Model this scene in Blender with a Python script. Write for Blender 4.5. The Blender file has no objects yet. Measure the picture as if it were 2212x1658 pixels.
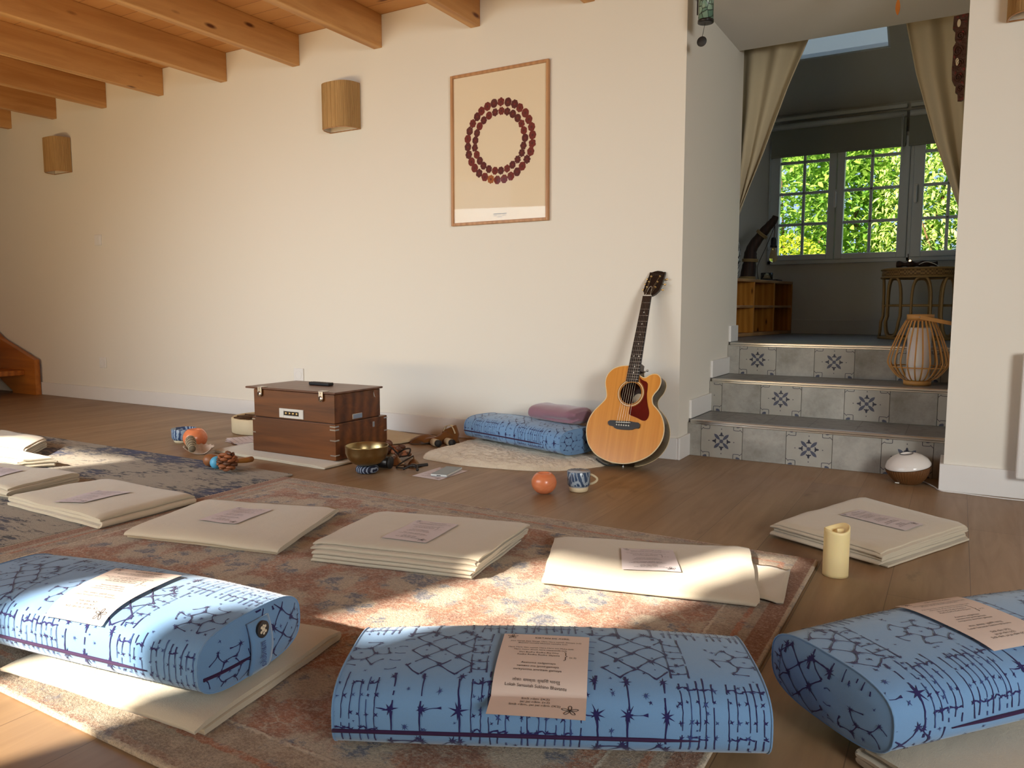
import bpy, bmesh, math, random
from math import sin, cos, pi, radians, sqrt
from mathutils import Vector, Matrix, noise
sc = bpy.context.scene
COL = sc.collection

# ------------------------------------------------------------------ camera, world, sun, added lamps, daylight portals, exposure
cam_d = bpy.data.cameras.new('camera'); cam = bpy.data.objects.new('camera', cam_d); COL.objects.link(cam)
cam_d.sensor_width = 36.0; cam_d.lens = 36.0 * 1649.66 / 2212.0
cam_d.clip_start = 0.02; cam_d.clip_end = 200
cam.location = (0, 0, 0.76)
cam.rotation_euler = (radians(90 - 5.7716), radians(0.0), radians(30.2544))
sc.camera = cam

sc.view_settings.view_transform = 'Standard'; sc.view_settings.look = 'None'
sc.view_settings.gamma = 1.0; sc.view_settings.exposure = 0.0
sc.view_settings.use_curve_mapping = False

world = bpy.data.worlds.new('daylight_sky'); sc.world = world; world.use_nodes = True
wn = world.node_tree.nodes; bg = wn['Background']
bg.inputs['Color'].default_value = (0.50, 0.72, 1.0, 1); bg.inputs['Strength'].default_value = 1.08

SUN_AZ, SUN_EL = radians(23.0), radians(32.0)
def lamp(name, kind, loc, direction, energy, color, **kw):
    d = bpy.data.lights.new(name, kind); o = bpy.data.objects.new(name, d); COL.objects.link(o)
    o.location = loc; d.energy = energy; d.color = color
    o.rotation_euler = Vector(direction).to_track_quat('-Z', 'Y').to_euler()
    for k, v in kw.items(): setattr(d, k, v)
    return o
sun_dir = (sin(SUN_AZ) * cos(SUN_EL), cos(SUN_AZ) * cos(SUN_EL), -sin(SUN_EL))
lamp('sun', 'SUN', (-4, -8, 6), sun_dir, 16.0, (1.0, 0.90, 0.76), angle=radians(1.4))
# added area lamps inside the room, standing in for daylight from behind
lamp('added_fill_lamp', 'AREA', (-3.8, -0.95, 1.35), (0.26, 1, -0.36), 34.0, (0.82, 0.93, 1.0), shape='RECTANGLE', size=3.2, size_y=1.2, spread=radians(76))
lamp('added_fill_lamp_right', 'AREA', (2.6, -0.6, 1.40), (-.80, 1, -0.20), 44.0, (0.96, 0.97, 0.94), shape='RECTANGLE', size=1.6, size_y=1.1, spread=radians(90))
# added warm area lamp near the floor, standing in for sunlit-floor bounce
lamp('added_warm_lamp', 'AREA', (-4.0, -0.9, 0.12), (0, 1, 0.75), 42.0, (1.0, 0.72, 0.38), shape='RECTANGLE', size=5.4, size_y=0.3, spread=radians(110))
def portal(name, loc, direction, sx, sy):
    o = lamp(name, 'AREA', loc, direction, 1.0, (1, 1, 1), shape='RECTANGLE', size=sx, size_y=sy)
    o.data.cycles.is_portal = True
portal('skylight_portal', (-0.79, 5.62, 2.72), (0, -0.41, -0.91), 0.62, 0.5)
portal('alcove_window_portal', (-0.66, 6.50, 1.5), (0, -1, 0), 1.5, 0.9)
portal('door_portal_a', (-2.08, -1.2, 1.1), (0, 1, 0), 0.6, 2.2)
portal('door_portal_b', (-5.28, -1.2, 1.1), (0, 1, 0), 0.84, 2.2)

# ------------------------------------------------------------------ mesh helpers
class MB:
    def __init__(s): s.v = []; s.f = []; s.m = []; s.s = []
    def add(s, vs, fs, m=0, sm=False):
        b = len(s.v); s.v += [tuple(p) for p in vs]
        for f in fs: s.f.append([i + b for i in f]); s.m.append(m); s.s.append(sm)
        return s
    def box(s, x0, x1, y0, y1, z0, z1, m=0):
        vs = [(x, y, z) for z in (z0, z1) for y in (y0, y1) for x in (x0, x1)]
        return s.add(vs, [(0, 2, 3, 1), (4, 5, 7, 6), (0, 1, 5, 4), (2, 6, 7, 3), (0, 4, 6, 2), (1, 3, 7, 5)], m)
    def bbox(s, x0, x1, y0, y1, z0, z1, b=0.004, seg=2, m=0, T=None):
        bm = bmesh.new(); bmesh.ops.create_cube(bm, size=1)
        for v in bm.verts:
            v.co = Vector(((x0 + x1) / 2 + v.co.x * (x1 - x0), (y0 + y1) / 2 + v.co.y * (y1 - y0), (z0 + z1) / 2 + v.co.z * (z1 - z0)))
        bmesh.ops.bevel(bm, geom=bm.edges[:], offset=b, segments=seg, affect='EDGES', profile=0.5)
        return s.frombm(bm, m, T)
    def frombm(s, bm, m=0, T=None, sm=False):
        bm.verts.index_update(); T = T or Matrix()
        s.add([T @ v.co for v in bm.verts], [[v.index for v in f.verts] for f in bm.faces], m, sm); bm.free(); return s
    def tube(s, pts, r, seg=8, m=0, closed=False, cap=True):
        pts = [Vector(p) for p in pts]; n = len(pts)
        rr = r if isinstance(r, (list, tuple)) else [r] * n
        vs = []; up = None
        for i, p in enumerate(pts):
            a = pts[(i - 1) % n] if (closed or i > 0) else p
            b = pts[(i + 1) % n] if (closed or i < n - 1) else p
            t = (b - a).normalized()
            if up is None: up = t.orthogonal().normalized()
            up = (up - t * up.dot(t))
            up = up.normalized() if up.length > 1e-6 else t.orthogonal().normalized()
            w = t.cross(up)
            for k in range(seg):
                an = 2 * pi * k / seg; vs.append(p + (up * cos(an) + w * sin(an)) * rr[i])
        fs = []
        for i in range(n if closed else n - 1):
            for k in range(seg):
                j = (i + 1) % n; fs.append((i * seg + k, i * seg + (k + 1) % seg, j * seg + (k + 1) % seg, j * seg + k))
        if cap and not closed: fs += [list(range(seg))[::-1], [(n - 1) * seg + k for k in range(seg)]]
        return s.add(vs, fs, m, True)
    def lathe(s, prof, c=(0, 0, 0), seg=32, m=0, T=None, sm=True):
        T = T or Matrix(); c = Vector(c); vs = []; fs = []; n = len(prof)
        for (r, z) in prof:
            for k in range(seg):
                a = 2 * pi * k / seg; vs.append(T @ Vector((r * cos(a), r * sin(a), z)) + c)
        for i in range(n - 1):
            for k in range(seg):
                fs.append((i * seg + k, i * seg + (k + 1) % seg, (i + 1) * seg + (k + 1) % seg, (i + 1) * seg + k))
        if prof[0][0] > 1e-5: fs.append(list(range(seg))[::-1])
        if prof[-1][0] > 1e-5: fs.append([(n - 1) * seg + k for k in range(seg)])
        return s.add(vs, fs, m, sm)
    def prism(s, out, fn, h0, h1, m=0, side=None, sm=False):
        n = len(out); vs = [fn(x, y, h0) for x, y in out] + [fn(x, y, h1) for x, y in out]
        s.add(vs, [list(range(n))[::-1], [n + i for i in range(n)]], m)
        return s.add(vs, [(i, (i + 1) % n, n + (i + 1) % n, n + i) for i in range(n)], m if side is None else side, sm)
    def grid(s, fn, nu, nv, m=0, wu=False, sm=True):
        vs = [fn(i / nu, j / nv) for j in range(nv + 1) for i in range(nu + (0 if wu else 1))]
        W = nu if wu else nu + 1
        fs = [(j * W + i, j * W + (i + 1) % W, (j + 1) * W + (i + 1) % W, (j + 1) * W + i) for j in range(nv) for i in range(nu)]
        return s.add(vs, fs, m, sm)
    def ball(s, c, r, seg=16, m=0, sc3=(1, 1, 1), T=None):
        prof = [(sin(pi * i / (seg // 2)), -cos(pi * i / (seg // 2))) for i in range(seg // 2 + 1)]
        S = Matrix.Diagonal((r * sc3[0], r * sc3[1], r * sc3[2], 1))
        return s.lathe([(max(a, 1e-6), b) for a, b in prof], c, seg, m, (T or Matrix()) @ S)
    def build(s, name, mats, parent=None, loc=None, recalc=True):
        if not isinstance(mats, (list, tuple)): mats = [mats]
        if loc is None:
            if parent is not None: loc = Vector((0, 0, 0))
            else:
                xs = [p[0] for p in s.v]; ys = [p[1] for p in s.v]; zs = [p[2] for p in s.v]
                loc = Vector(((min(xs) + max(xs)) / 2, (min(ys) + max(ys)) / 2, min(zs)))
        loc = Vector(loc); off = loc
        if parent is not None:
            q = parent; off = Vector(loc)
            while q is not None: off = off + q.location; q = q.parent
        me = bpy.data.meshes.new(name)
        me.from_pydata([tuple(Vector(p) - off) for p in s.v], [], s.f)
        for mt in mats: me.materials.append(mt)
        for p, mi, sm in zip(me.polygons, s.m, s.s): p.material_index = mi; p.use_smooth = sm
        me.update()
        if recalc:
            bm = bmesh.new(); bm.from_mesh(me); (bmesh.ops.remove_doubles(bm, verts=bm.verts[:], dist=1e-6) if recalc != 'split' else None)
            bmesh.ops.recalc_face_normals(bm, faces=bm.faces[:]); bm.to_mesh(me); bm.free()
        o = bpy.data.objects.new(name, me); COL.objects.link(o)
        o.location = loc
        if parent is not None: o.parent = parent
        return o
def tag(o, label, cat, group=None):
    o['label'] = label; o['category'] = cat
    if group: o['group'] = group
    return o
def thing(name, label, cat, loc, group=None):
    o = bpy.data.objects.new(name, None); COL.objects.link(o); o.location = loc; o.empty_display_size = 0.1
    return tag(o, label, cat, group)
def struct(o): o['kind'] = 'structure'; return o
def lerp(a, b, t): return a + (b - a) * t
def V2(a, b, t): return (a[0] + (b[0] - a[0]) * t, a[1] + (b[1] - a[1]) * t)
def smooth_poly(pts, it=2):
    for _ in range(it):
        q = []
        for i in range(len(pts)):
            a, b = pts[i], pts[(i + 1) % len(pts)]
            q += [V2(a, b, .25), V2(a, b, .75)]
        pts = q
    return pts
def spline(pts, n=8):
    P = [Vector(p) for p in pts]; out = []
    for i in range(len(P) - 1):
        a = P[max(i - 1, 0)]; b = P[i]; c = P[i + 1]; d = P[min(i + 2, len(P) - 1)]
        for k in range(n):
            t = k / n
            out.append(0.5 * ((2 * b) + (c - a) * t + (2 * a - 5 * b + 4 * c - d) * t * t + (3 * b - a - 3 * c + d) * t ** 3))
    out.append(P[-1]); return out

# ------------------------------------------------------------------ material helpers
def L(r, g, b):
    f = lambda c: (c / 255 / 12.92) if c / 255 <= 0.04045 else ((c / 255 + 0.055) / 1.055) ** 2.4
    return (f(r), f(g), f(b), 1)
class NT:
    def __init__(s, name, rough=0.6, metal=0.0, spec=None):
        s.mat = bpy.data.materials.new(name); s.mat.use_nodes = True; s.t = s.mat.node_tree
        s.b = s.t.nodes['Principled BSDF']; s.b.inputs['Roughness'].default_value = rough; s.b.inputs['Metallic'].default_value = metal
        if spec is not None: s.b.inputs['Specular IOR Level'].default_value = spec
    def n(s, typ, **kw):
        nd = s.t.nodes.new('ShaderNode' + typ)
        for k, v in kw.items():
            if k.startswith('_'): setattr(nd, k[1:], v); continue
            i = nd.inputs[int(k[1:])] if k[0] == 'i' and k[1:].isdigit() else nd.inputs[k]
            s.put(i, v)
        return nd
    def put(s, i, v):
        if isinstance(v, bpy.types.NodeSocket): s.t.links.new(v, i)
        elif isinstance(v, bpy.types.Node): s.t.links.new(v.outputs[0], i)
        else: i.default_value = v
    def set(s, k, v): s.put(s.b.inputs[k], v)
    def co(s, scale=(1, 1, 1), loc=(0, 0, 0), rot=(0, 0, 0), out='Object'):
        c = s.n('TexCoord')
        return s.n('Mapping', Vector=c.outputs[out], Scale=scale, Location=loc, Rotation=rot)
    def noise(s, v, scale=5, detail=4, rough=.55, dist=0.0):
        return s.n('TexNoise', Vector=v, Scale=scale, Detail=detail, Roughness=rough, Distortion=dist)
    def ramp(s, fac, stops, interp='LINEAR'):
        r = s.n('ValToRGB', Fac=fac); r.color_ramp.interpolation = interp; e = r.color_ramp.elements
        while len(e) < len(stops): e.new(0.5)
        for q, (p, c) in zip(e, stops): q.position = p; q.color = c
        return r
    def step(s, fac, a, b): return s.ramp(fac, [(a, (0, 0, 0, 1)), (b, (1, 1, 1, 1))])
    def mix(s, f, a, b, mode='MIX'):
        m = s.t.nodes.new('ShaderNodeMix'); m.data_type = 'RGBA'; m.blend_type = mode
        s.put(m.inputs[0], f); s.put(m.inputs[6], a); s.put(m.inputs[7], b); return m.outputs[2]
    def math(s, op, a, b=0.0, c=None):
        m = s.t.nodes.new('ShaderNodeMath'); m.operation = op; s.put(m.inputs[0], a); s.put(m.inputs[1], b)
        if c is not None: s.put(m.inputs[2], c)
        return m.outputs[0]
    def bump(s, h, strength=.3, dist=.01):
        s.set('Normal', s.n('Bump', Height=h, Strength=strength, Distance=dist)); return s
def plain(name, col, rough=.5, metal=0.0, var=.06, scale=12, spec=None, bump=0.0):
    N = NT(name, rough, metal, spec); nz = N.noise(N.co(), scale, 3)
    d = tuple(c * (1 - var) for c in col[:3]) + (1,); u = tuple(min(1, c * (1 + var)) for c in col[:3]) + (1,)
    N.set('Base Color', N.mix(nz.outputs[0], d, u))
    if bump: N.bump(N.noise(N.co(), scale * 12, 3).outputs[0], bump, .003)
    return N.mat
def wood(name, c1, c2, axis='x', scale=1.0, rough=.45, knots=None, spec=None):
    N = NT(name, rough, 0, spec); st = {'x': (.9, 11, 11), 'y': (11, .9, 11), 'z': (11, 11, .9)}[axis]
    v = N.co(tuple(k * scale for k in st))
    a = N.noise(v, 1.6, 6, .6, 1.2); w = N.n('TexWave', Vector=v, Scale=.55, Distortion=5.0, Detail=3.0, _bands_direction={'x': 'Y', 'y': 'X', 'z': 'X'}[axis])
    f = N.math('ADD', N.math('MULTIPLY', a.outputs[0], .75), N.math('MULTIPLY', w.outputs[1], .25))
    col = N.ramp(f, [(.28, c1), (.72, c2)]).outputs[0]
    if knots:
        st2 = {'x': (1.6, 5, 5), 'y': (5, 1.6, 5), 'z': (5, 5, 1.6)}[axis]
        k = N.n('TexVoronoi', Vector=N.co(tuple(q * scale for q in st2)), Scale=2.1)
        m = N.ramp(k.outputs[0], [(.05, (1, 1, 1, 1)), (.13, (0, 0, 0, 1))])
        col = N.mix(m.outputs[0], col, knots)
    N.set('Base Color', col); N.bump(a.outputs[0], .08, .003)
    return N.mat
def cloth(name, c, rough=.92, var=.07, weave=900, sheen=.25, bump=.25, c2=None, vs=9, wr=0):
    N = NT(name, rough, 0, .2); a = N.noise(N.co(), vs, 4); b = N.noise(N.co(), weave, 2, .7)
    d = c2 or tuple(k * (1 - 2 * var) for k in c[:3]) + (1,)
    m = N.mix(a.outputs[0], d, c); m2 = N.mix(N.math('MULTIPLY', b.outputs[0], .35), m, tuple(k * .72 for k in c[:3]) + (1,))
    N.set('Base Color', m2); N.set('Sheen Weight', sheen); N.set('Sheen Roughness', .5)
    N.bump(N.math('ADD', b.outputs[0], N.math('ADD', N.math('MULTIPLY', N.noise(N.co(), weave * .12, 3).outputs[0], .8), N.math('MULTIPLY', N.noise(N.co(), wr, 5, .6, .5).outputs[0], 3.5 * (wr > 0)))), bump, .002)
    return N.mat

M = {}
def wallpaint(name, c):
    N = NT(name, .85, 0, .25); a = N.noise(N.co(), 1.3, 3); b = N.noise(N.co(), 120, 3)
    N.set('Base Color', N.mix(a.outputs[0], tuple(k * .975 for k in c[:3]) + (1,), c)); N.bump(b.outputs[0], .05, .002); return N.mat
M['wall'] = wallpaint('white_wall_paint', (.80, .765, .685, 1))
M['wall_alcove'] = wallpaint('dimmed_white_wall_paint', (.57, .57, .54, 1))  # white paint greyed; the alcove's dim light is put into the colour
M['soffit'] = wallpaint('white_soffit_paint', (.74, .72, .68, 1))
M['base'] = plain('white_baseboard_paint', (.80, .79, .77, 1), .45, var=.02)
M['white'] = plain('white_plastic', (.80, .79, .77, 1), .35, var=.02)
M['pvc'] = plain('pale_window_frame', (.62, .68, .72, 1), .4, var=.02)

N = NT('oak_laminate_floor', .42, 0, .4)
cc = N.co(out='Object'); sw = N.n('Mapping', Vector=cc, Rotation=(0, 0, radians(90)))
bk = N.n('TexBrick', Vector=sw, Scale=1.0, Color1=(.335, .21, .110, 1), Color2=(.25, .155, .080, 1), Mortar=(.10, .058, .033, 1))
bk.inputs['Mortar Size'].default_value = .0012; bk.inputs['Brick Width'].default_value = 1.28; bk.inputs['Row Height'].default_value = .192
bk.offset = .37; bk.inputs['Bias'].default_value = 0.0; bk.inputs['Mortar Smooth'].default_value = .3
g = N.noise(N.co((9, .8, 1)), 2.2, 7, .62, .8); g2 = N.noise(N.co((2.2, .5, 1)), 1.6, 3, .5, .5)
kn = N.noise(N.co((6, 2.4, 1), (3.1, 1, 0)), 1.0, 5, .6, .8)
c1 = N.mix(N.math('MULTIPLY', N.step(g.outputs[0], .35, .75).outputs[0], .6), bk.outputs[0], (.16, .092, .05, 1))
c2 = N.mix(N.math('MULTIPLY', N.step(g2.outputs[0], .35, .8).outputs[0], .5), c1, (.37, .24, .135, 1))
c3 = N.mix(N.math('MULTIPLY', N.step(kn.outputs[0], .63, .74).outputs[0], .55), c2, (.10, .055, .03, 1))
N.set('Base Color', c3); N.set('Roughness', N.ramp(g.outputs[0], [(0, (.34,) * 3 + (1,)), (1, (.52,) * 3 + (1,))]).outputs[0])
N.bump(N.math('ADD', N.math('MULTIPLY', bk.outputs[1], -.8), N.math('MULTIPLY', g.outputs[0], .25)), .12, .002)
M['floor'] = N.mat

M['beam'] = wood('pine_beam_wood', L(182, 128, 70), L(216, 166, 104), 'y', .8, .5, L(96, 48, 20))
N = NT('pine_plank_ceiling', .55); v = N.co((1, 9, 9)); a = N.noise(v, 1.7, 6, .6, 1.0)
bk = N.n('TexBrick', Vector=N.co(), Scale=1.0, Color1=L(214, 160, 98), Color2=L(196, 138, 78), Mortar=L(120, 72, 36))
bk.inputs['Mortar Size'].default_value = .002; bk.inputs['Brick Width'].default_value = 1.9; bk.inputs['Row Height'].default_value = .125
k = N.n('TexVoronoi', Vector=N.co((2.2, 7, 1)), Scale=1.2)
c = N.mix(N.math('MULTIPLY', a.outputs[0], .5), bk.outputs[0], L(176, 116, 60))
N.set('Base Color', N.mix(N.ramp(k.outputs[0], [(.05, (1, 1, 1, 1)), (.15, (0, 0, 0, 1))]).outputs[0], c, L(110, 60, 28))); M['planks'] = N.mat
M['stairwood'] = wood('varnished_stair_wood', L(150, 84, 26), L(196, 122, 48), 'x', .9, .35)
M['cubbywood'] = wood('pine_shelf_wood', L(176, 112, 38), L(210, 146, 62), 'z', 1.2, .45, L(90, 44, 14))
M['cubbyedge'] = wood('pine_shelf_edge_wood', L(150, 108, 66), L(186, 142, 92), 'y', 1.2, .5)
M['oakframe'] = wood('light_oak_frame', L(168, 120, 78), L(196, 148, 102), 'z', 1.5, .45)

# ------------------------------------------------------------------ the room
YW, ZC, XJ, XR = 3.665, 2.47, -1.179, -0.025      # main wall plane, ceiling, left jamb, right wall corner
struct(MB().box(-9.4, 3.0, -1.3, 4.75, -.12, 0.0).build('floor', M['floor']))
struct(MB().box(-9.4, 3.0, -1.3, 4.62, ZC, ZC + .03).build('ceiling', M['planks']))
struct(MB().box(-9.4, XJ, YW, 4.75, 0, ZC).build('wall_back', M['wall']))
w = MB(); w.box(XR, 3.0, 3.6, 4.75, 0, ZC); struct(w.build('wall_right_of_steps', M['wall']))
struct(MB().box(XJ, XR, YW, 4.64, 2.235, ZC).build('wall_lintel', M['soffit']))
struct(MB().box(-9.6, -9.4, -1.3, 4.75, 0, ZC).build('wall_left', M['wall']))
struct(MB().box(3.0, 3.2, -1.3, 4.75, 0, ZC).build('wall_right', M['wall']))
# wall behind the camera with two open door gaps and one added, blinded opening
DA, DB, WC = (-2.50, -1.78), (-5.82, -4.86), (-4.66, -2.64)
w = MB()
for x0, x1 in ((-9.4, DB[0]), (DB[1], WC[0]), (WC[1], DA[0]), (DA[1], 3.0)): w.box(x0, x1, -1.3, -1.0, 0, ZC)
w.box(*DB, -1.3, -1.0, 2.41, ZC); w.box(DA[0], -2.395, -1.3, -1.0, 1.70, ZC); w.box(-2.395, -2.04, -1.3, -1.0, 2.22, ZC); w.box(-2.04, DA[1], -1.3, -1.0, 2.44, ZC); w.box(-2.04, DA[1], -1.3, -1.0, 0, 1.54)  # stepped infill pieces added to trim the sun patches
w.box(WC[0], WC[1], -1.3, -1.0, 2.1, ZC); w.box(WC[0], WC[1], -1.3, -1.0, 0, .15)
struct(w.build('wall_front', M['wall']))
N = NT('added_blind_fabric', .9); N.set('Base Color', (.8, .79, .75, 1)); M['blind'] = N.mat
struct(MB().box(WC[0] + .002, WC[1] - .002, -1.06, -1.05, .15, 2.1).build('added_window_blind', M['blind']))  # unseen opaque blind, added to stop the sun behind the fill lamp
# unseen upper house mass, its height set to keep sun off the skylight
struct(MB().box(-9.6, 3.2, -1.3, 4.64, ZC + .03, 4.0).build('wall_upper_floor', M['wall']))
# outside ground
N = NT('lawn_and_terrace_ground', .95); a = N.noise(N.co(), 3, 5)
N.set('Base Color', N.mix(a.outputs[0], (.10, .14, .05, 1), (.22, .22, .12, 1))); M['ground'] = N.mat
struct(MB().box(-40, 40, -40, 40, -.5, -.13).build('floor_outside_ground', M['ground']))

# skirting
sk = MB(); sk.bbox(-7.02, XJ, YW - .014, YW, 0, .109, .003); struct(sk.build('baseboard_back', M['base']))
sk = MB(); sk.bbox(XR - .014, 3.0, 3.586, 3.6, 0, .112, .003); sk.bbox(XR - .014, XR, 3.60, 3.82, 0, .112, .003); struct(sk.build('baseboard_right', M['base']))
sk = MB(); sk.bbox(XJ, XJ + .014, YW - .014, 3.835, 0, .112, .003)
for y0, y1, z in ((3.83, 4.21, .185), (4.205, 4.58, .365), (4.575, 4.75, .55)):
    sk.bbox(XJ, XJ + .014, y0, y1, z + .002, z + .098, .003)
struct(sk.build('baseboard_steps', M['base']))

# ceiling beams (each its own thing)
ends = [-7.11, -6.428, -5.748, -5.058, -4.380, -3.698, -3.026, -2.338, -1.656, -.975, -.295]
lab = ['pine ceiling beam furthest left, just a stub showing at the left edge', 'pine ceiling beam second from the left, a short end at the left edge',
       'pine ceiling beam third from the left, ending above the left raffia wall lamp', 'knotty pine ceiling beam fourth from the left, next right of the one above the left raffia lamp',
       'knotty pine ceiling beam fifth from the left, in the middle of the row', 'pine ceiling beam ending left of and above the middle raffia wall lamp',
       'pine ceiling beam ending right of and above the middle raffia wall lamp', 'pine ceiling beam ending above left of the framed wreath print',
       'tip of a pine ceiling beam above right of the framed wreath print']
for i, xe in enumerate(ends[:9]):
    b = MB(); b.bbox(xe - .062, xe, -1.0, YW, 2.282, ZC, .004)
    tag(b.build('ceiling_beam', M['beam'], loc=(xe - .031 + .37 * (i % 5), 1.3 + .41 * i, 2.28)), lab[i], 'beam', 'pine beams under the plank ceiling')

# ------------------------------------------------------------------ alcove behind the steps
AL, AR, YB = -1.75, 0.75, 6.36
zs = lambda y: 2.235 + (YB - y) * .45
tile = NT('cement_tile_glaze', .38, 0, .5); v = tile.co(); a = tile.noise(v, 6, 5, .65); b = tile.noise(v, 35, 4, .6)
tc = tile.ramp(a.outputs[0], [(.28, L(120, 117, 108)), (.5, L(152, 150, 143)), (.72, L(176, 173, 165))]).outputs[0]
tile.set('Base Color', tile.mix(tile.math('MULTIPLY', tile.step(b.outputs[0], .55, .8).outputs[0], .35), tc, L(112, 104, 92)))
M['tile'] = tile.mat
M['tilelight'] = plain('pale_decor_tile_glaze', L(162, 159, 150), .4, var=.14, scale=14)
M['tileink'] = plain('blue_black_tile_ink', L(52, 54, 68), .45, var=.2, scale=40)
M['tileink2'] = plain('grey_blue_tile_ink', L(74, 78, 94), .45, var=.2, scale=40)
M['grout'] = plain('dark_grout', L(86, 84, 80), .9)
N = NT('floor_tile_glaze', .42, 0, .55); v = N.co()
bk = N.n('TexBrick', Vector=v, Scale=1.0, Color1=L(130, 130, 130), Color2=L(112, 112, 112), Mortar=L(70, 70, 70))
bk.inputs['Mortar Size'].default_value = .002; bk.inputs['Brick Width'].default_value = .208; bk.inputs['Row Height'].default_value = .208; bk.offset = 0
a = N.noise(N.co((1, 1, 1)), 9, 4); st = N.noise(N.co(), 26, 3)
N.set('Base Color', N.mix(N.math('MULTIPLY', N.step(st.outputs[0], .56, .62).outputs[0], .5), N.mix(N.math('MULTIPLY', a.outputs[0], .6), bk.outputs[0], L(140, 138, 132)), L(84, 80, 76)))
M['floortile'] = N.mat
struct(MB().box(AL, AR, 4.5901, YB + .25, .40, .55).build('floor_alcove', M['floortile']))
w = MB(); X0, X1, Z0, Z1 = -1.345, 0.62, 1.092, 2.02
w.box(AL, X0, YB, YB + .25, 0, 3.2); w.box(X1, AR, YB, YB + .25, 0, 3.2); w.box(X0, X1, YB, YB + .25, 0, Z0); w.box(X0, X1, YB, YB + .25, Z1, 3.2)
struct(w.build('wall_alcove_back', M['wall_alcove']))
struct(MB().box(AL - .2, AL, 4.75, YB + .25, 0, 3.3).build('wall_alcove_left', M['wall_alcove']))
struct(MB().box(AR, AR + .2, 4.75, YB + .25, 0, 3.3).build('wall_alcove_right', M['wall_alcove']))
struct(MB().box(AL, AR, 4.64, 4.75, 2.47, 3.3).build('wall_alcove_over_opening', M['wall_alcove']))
# sloped ceiling with a skylight opening
SX0, SX1, SY0, SY1 = -1.10, -.485, 5.42, 5.83
c = MB()
def slab(x0, x1, y0, y1, t=.03, m=0):
    vs = []
    for dz in (0, t):
        for y in (y0, y1):
            for x in (x0, x1): vs.append((x, y, zs(y) + dz))
    c.add(vs, [(0, 2, 3, 1), (4, 5, 7, 6), (0, 1, 5, 4), (2, 6, 7, 3), (0, 4, 6, 2), (1, 3, 7, 5)], m)
slab(AL, SX0, 4.64, YB + .3); slab(SX1, AR, 4.64, YB + .3); slab(SX0, SX1, 4.64, SY0); slab(SX0, SX1, SY1, YB + .3)
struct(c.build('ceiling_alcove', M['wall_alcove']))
N = NT('window_glass', .02); gl = N.n('BsdfGlossy', Roughness=.02); tr = N.n('BsdfTransparent'); lw = N.n('LayerWeight', Blend=.5); fr = N.math('MULTIPLY_ADD', N.math('POWER', lw.outputs[1], 4.0), .03, .004)
mx = N.n('MixShader', Fac=fr, i1=tr.outputs[0], i2=gl.outputs[0]); N.t.links.new(mx.outputs[0], N.t.nodes['Material Output'].inputs[0]); M['glass'] = N.mat
N = NT('picture_glass', .02); gl = N.n('BsdfGlossy', Roughness=.02); tr = N.n('BsdfTransparent'); lw = N.n('LayerWeight', Blend=.5); fr = N.math('MULTIPLY_ADD', N.math('POWER', lw.outputs[1], 4.0), .2, .016)
mx = N.n('MixShader', Fac=fr, i1=tr.outputs[0], i2=gl.outputs[0]); N.t.links.new(mx.outputs[0], N.t.nodes['Material Output'].inputs[0]); M['picglass'] = N.mat
c = MB(); slab(SX0 - .03, SX1 + .03, SY0 - .03, SY1 + .03, .012)
c.v = [(x, y, z + .034) for x, y, z in c.v]; sky = struct(c.build('window_3', M['glass']))
c = MB()
for x0, x1, y0, y1 in ((SX0, SX0 + .02, SY0, SY1), (SX1 - .012, SX1, SY0, SY1), (SX0, SX1, SY0, SY0 + .025), (SX0, SX1, SY1 - .015, SY1)): slab(x0, x1, y0, y1, .026)
c.v = [(x, y, z + .004) for x, y, z in c.v]; c.build('window_frame', M['pvc'], sky)
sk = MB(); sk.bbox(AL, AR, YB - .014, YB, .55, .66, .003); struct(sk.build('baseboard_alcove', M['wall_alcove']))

# casement window: outer frame, three casements with glazing bars, handles
win = bpy.data.objects.new('window_1', None); COL.objects.link(win); win.location = (-.36, YB, 1.092); struct(win)
fy0, fy1 = YB - .03, YB + .045
f = MB()
f.bbox(X0, X1, fy0, fy1, Z0, Z0 + .03, .004); f.bbox(X0, X1, fy0, fy1, Z1 - .03, Z1, .004)
f.bbox(X0, X0 + .03, fy0, fy1, Z0, Z1, .004); f.bbox(X1 - .03, X1, fy0, fy1, Z0, Z1, .004); f.bbox(-.362, -.336, fy0, fy1, Z0, Z1, .004)
f.build('window_frame', M['pvc'], win)
gb = MB()
def casement(x0, x1, g0, g1, name='casement'):
    z0, z1, s0, s1 = Z0 + .028, Z1 - .028, 1.163, 1.965
    m = MB(); y0, y1 = YB - .045, YB + .02
    m.bbox(x0, g0, y0, y1, z0, z1, .006); m.bbox(g1, x1, y0, y1, z0, z1, .006)
    m.bbox(g0 - .002, g1 + .002, y0, y1, z0, s0, .006); m.bbox(g0 - .002, g1 + .002, y0, y1, s1, z1, .006)
    mid = (g0 + g1) / 2
    m.bbox(mid - .011, mid + .011, YB - .03, YB - .012, s0, s1, .004)
    for z in (1.395, 1.632, 1.868): m.bbox(g0, g1, YB - .03, YB - .012, z - .011, z + .011, .004)
    o = m.build(name, M['pvc'], win)
    MB().box(g0 - .003, g1 + .003, YB - .008, YB - .004, s0 - .003, s1 + .003).build('window_pane', M['glass'], o); return o
cs1 = casement(X0 + .012, -.852, -1.262, -.907); cs2 = casement(-.848, -.362, -.795, -.426); cs3 = casement(-.336, .12, -.266, .05); cs4 = casement(.124, .60, .19, .53)
for o, x in ((cs2, -.852), (cs3, -.315)):
    h = MB(); h.bbox(x - .013, x + .013, YB - .055, YB - .044, 1.51, 1.64, .004); h.tube([(x, YB - .05, 1.615), (x, YB - .085, 1.615)], .008, 8)
    h.bbox(x - .008, x + .008, YB - .095, YB - .078, 1.50, 1.625, .005); h.build('window_handle', M['white'], o)
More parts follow.
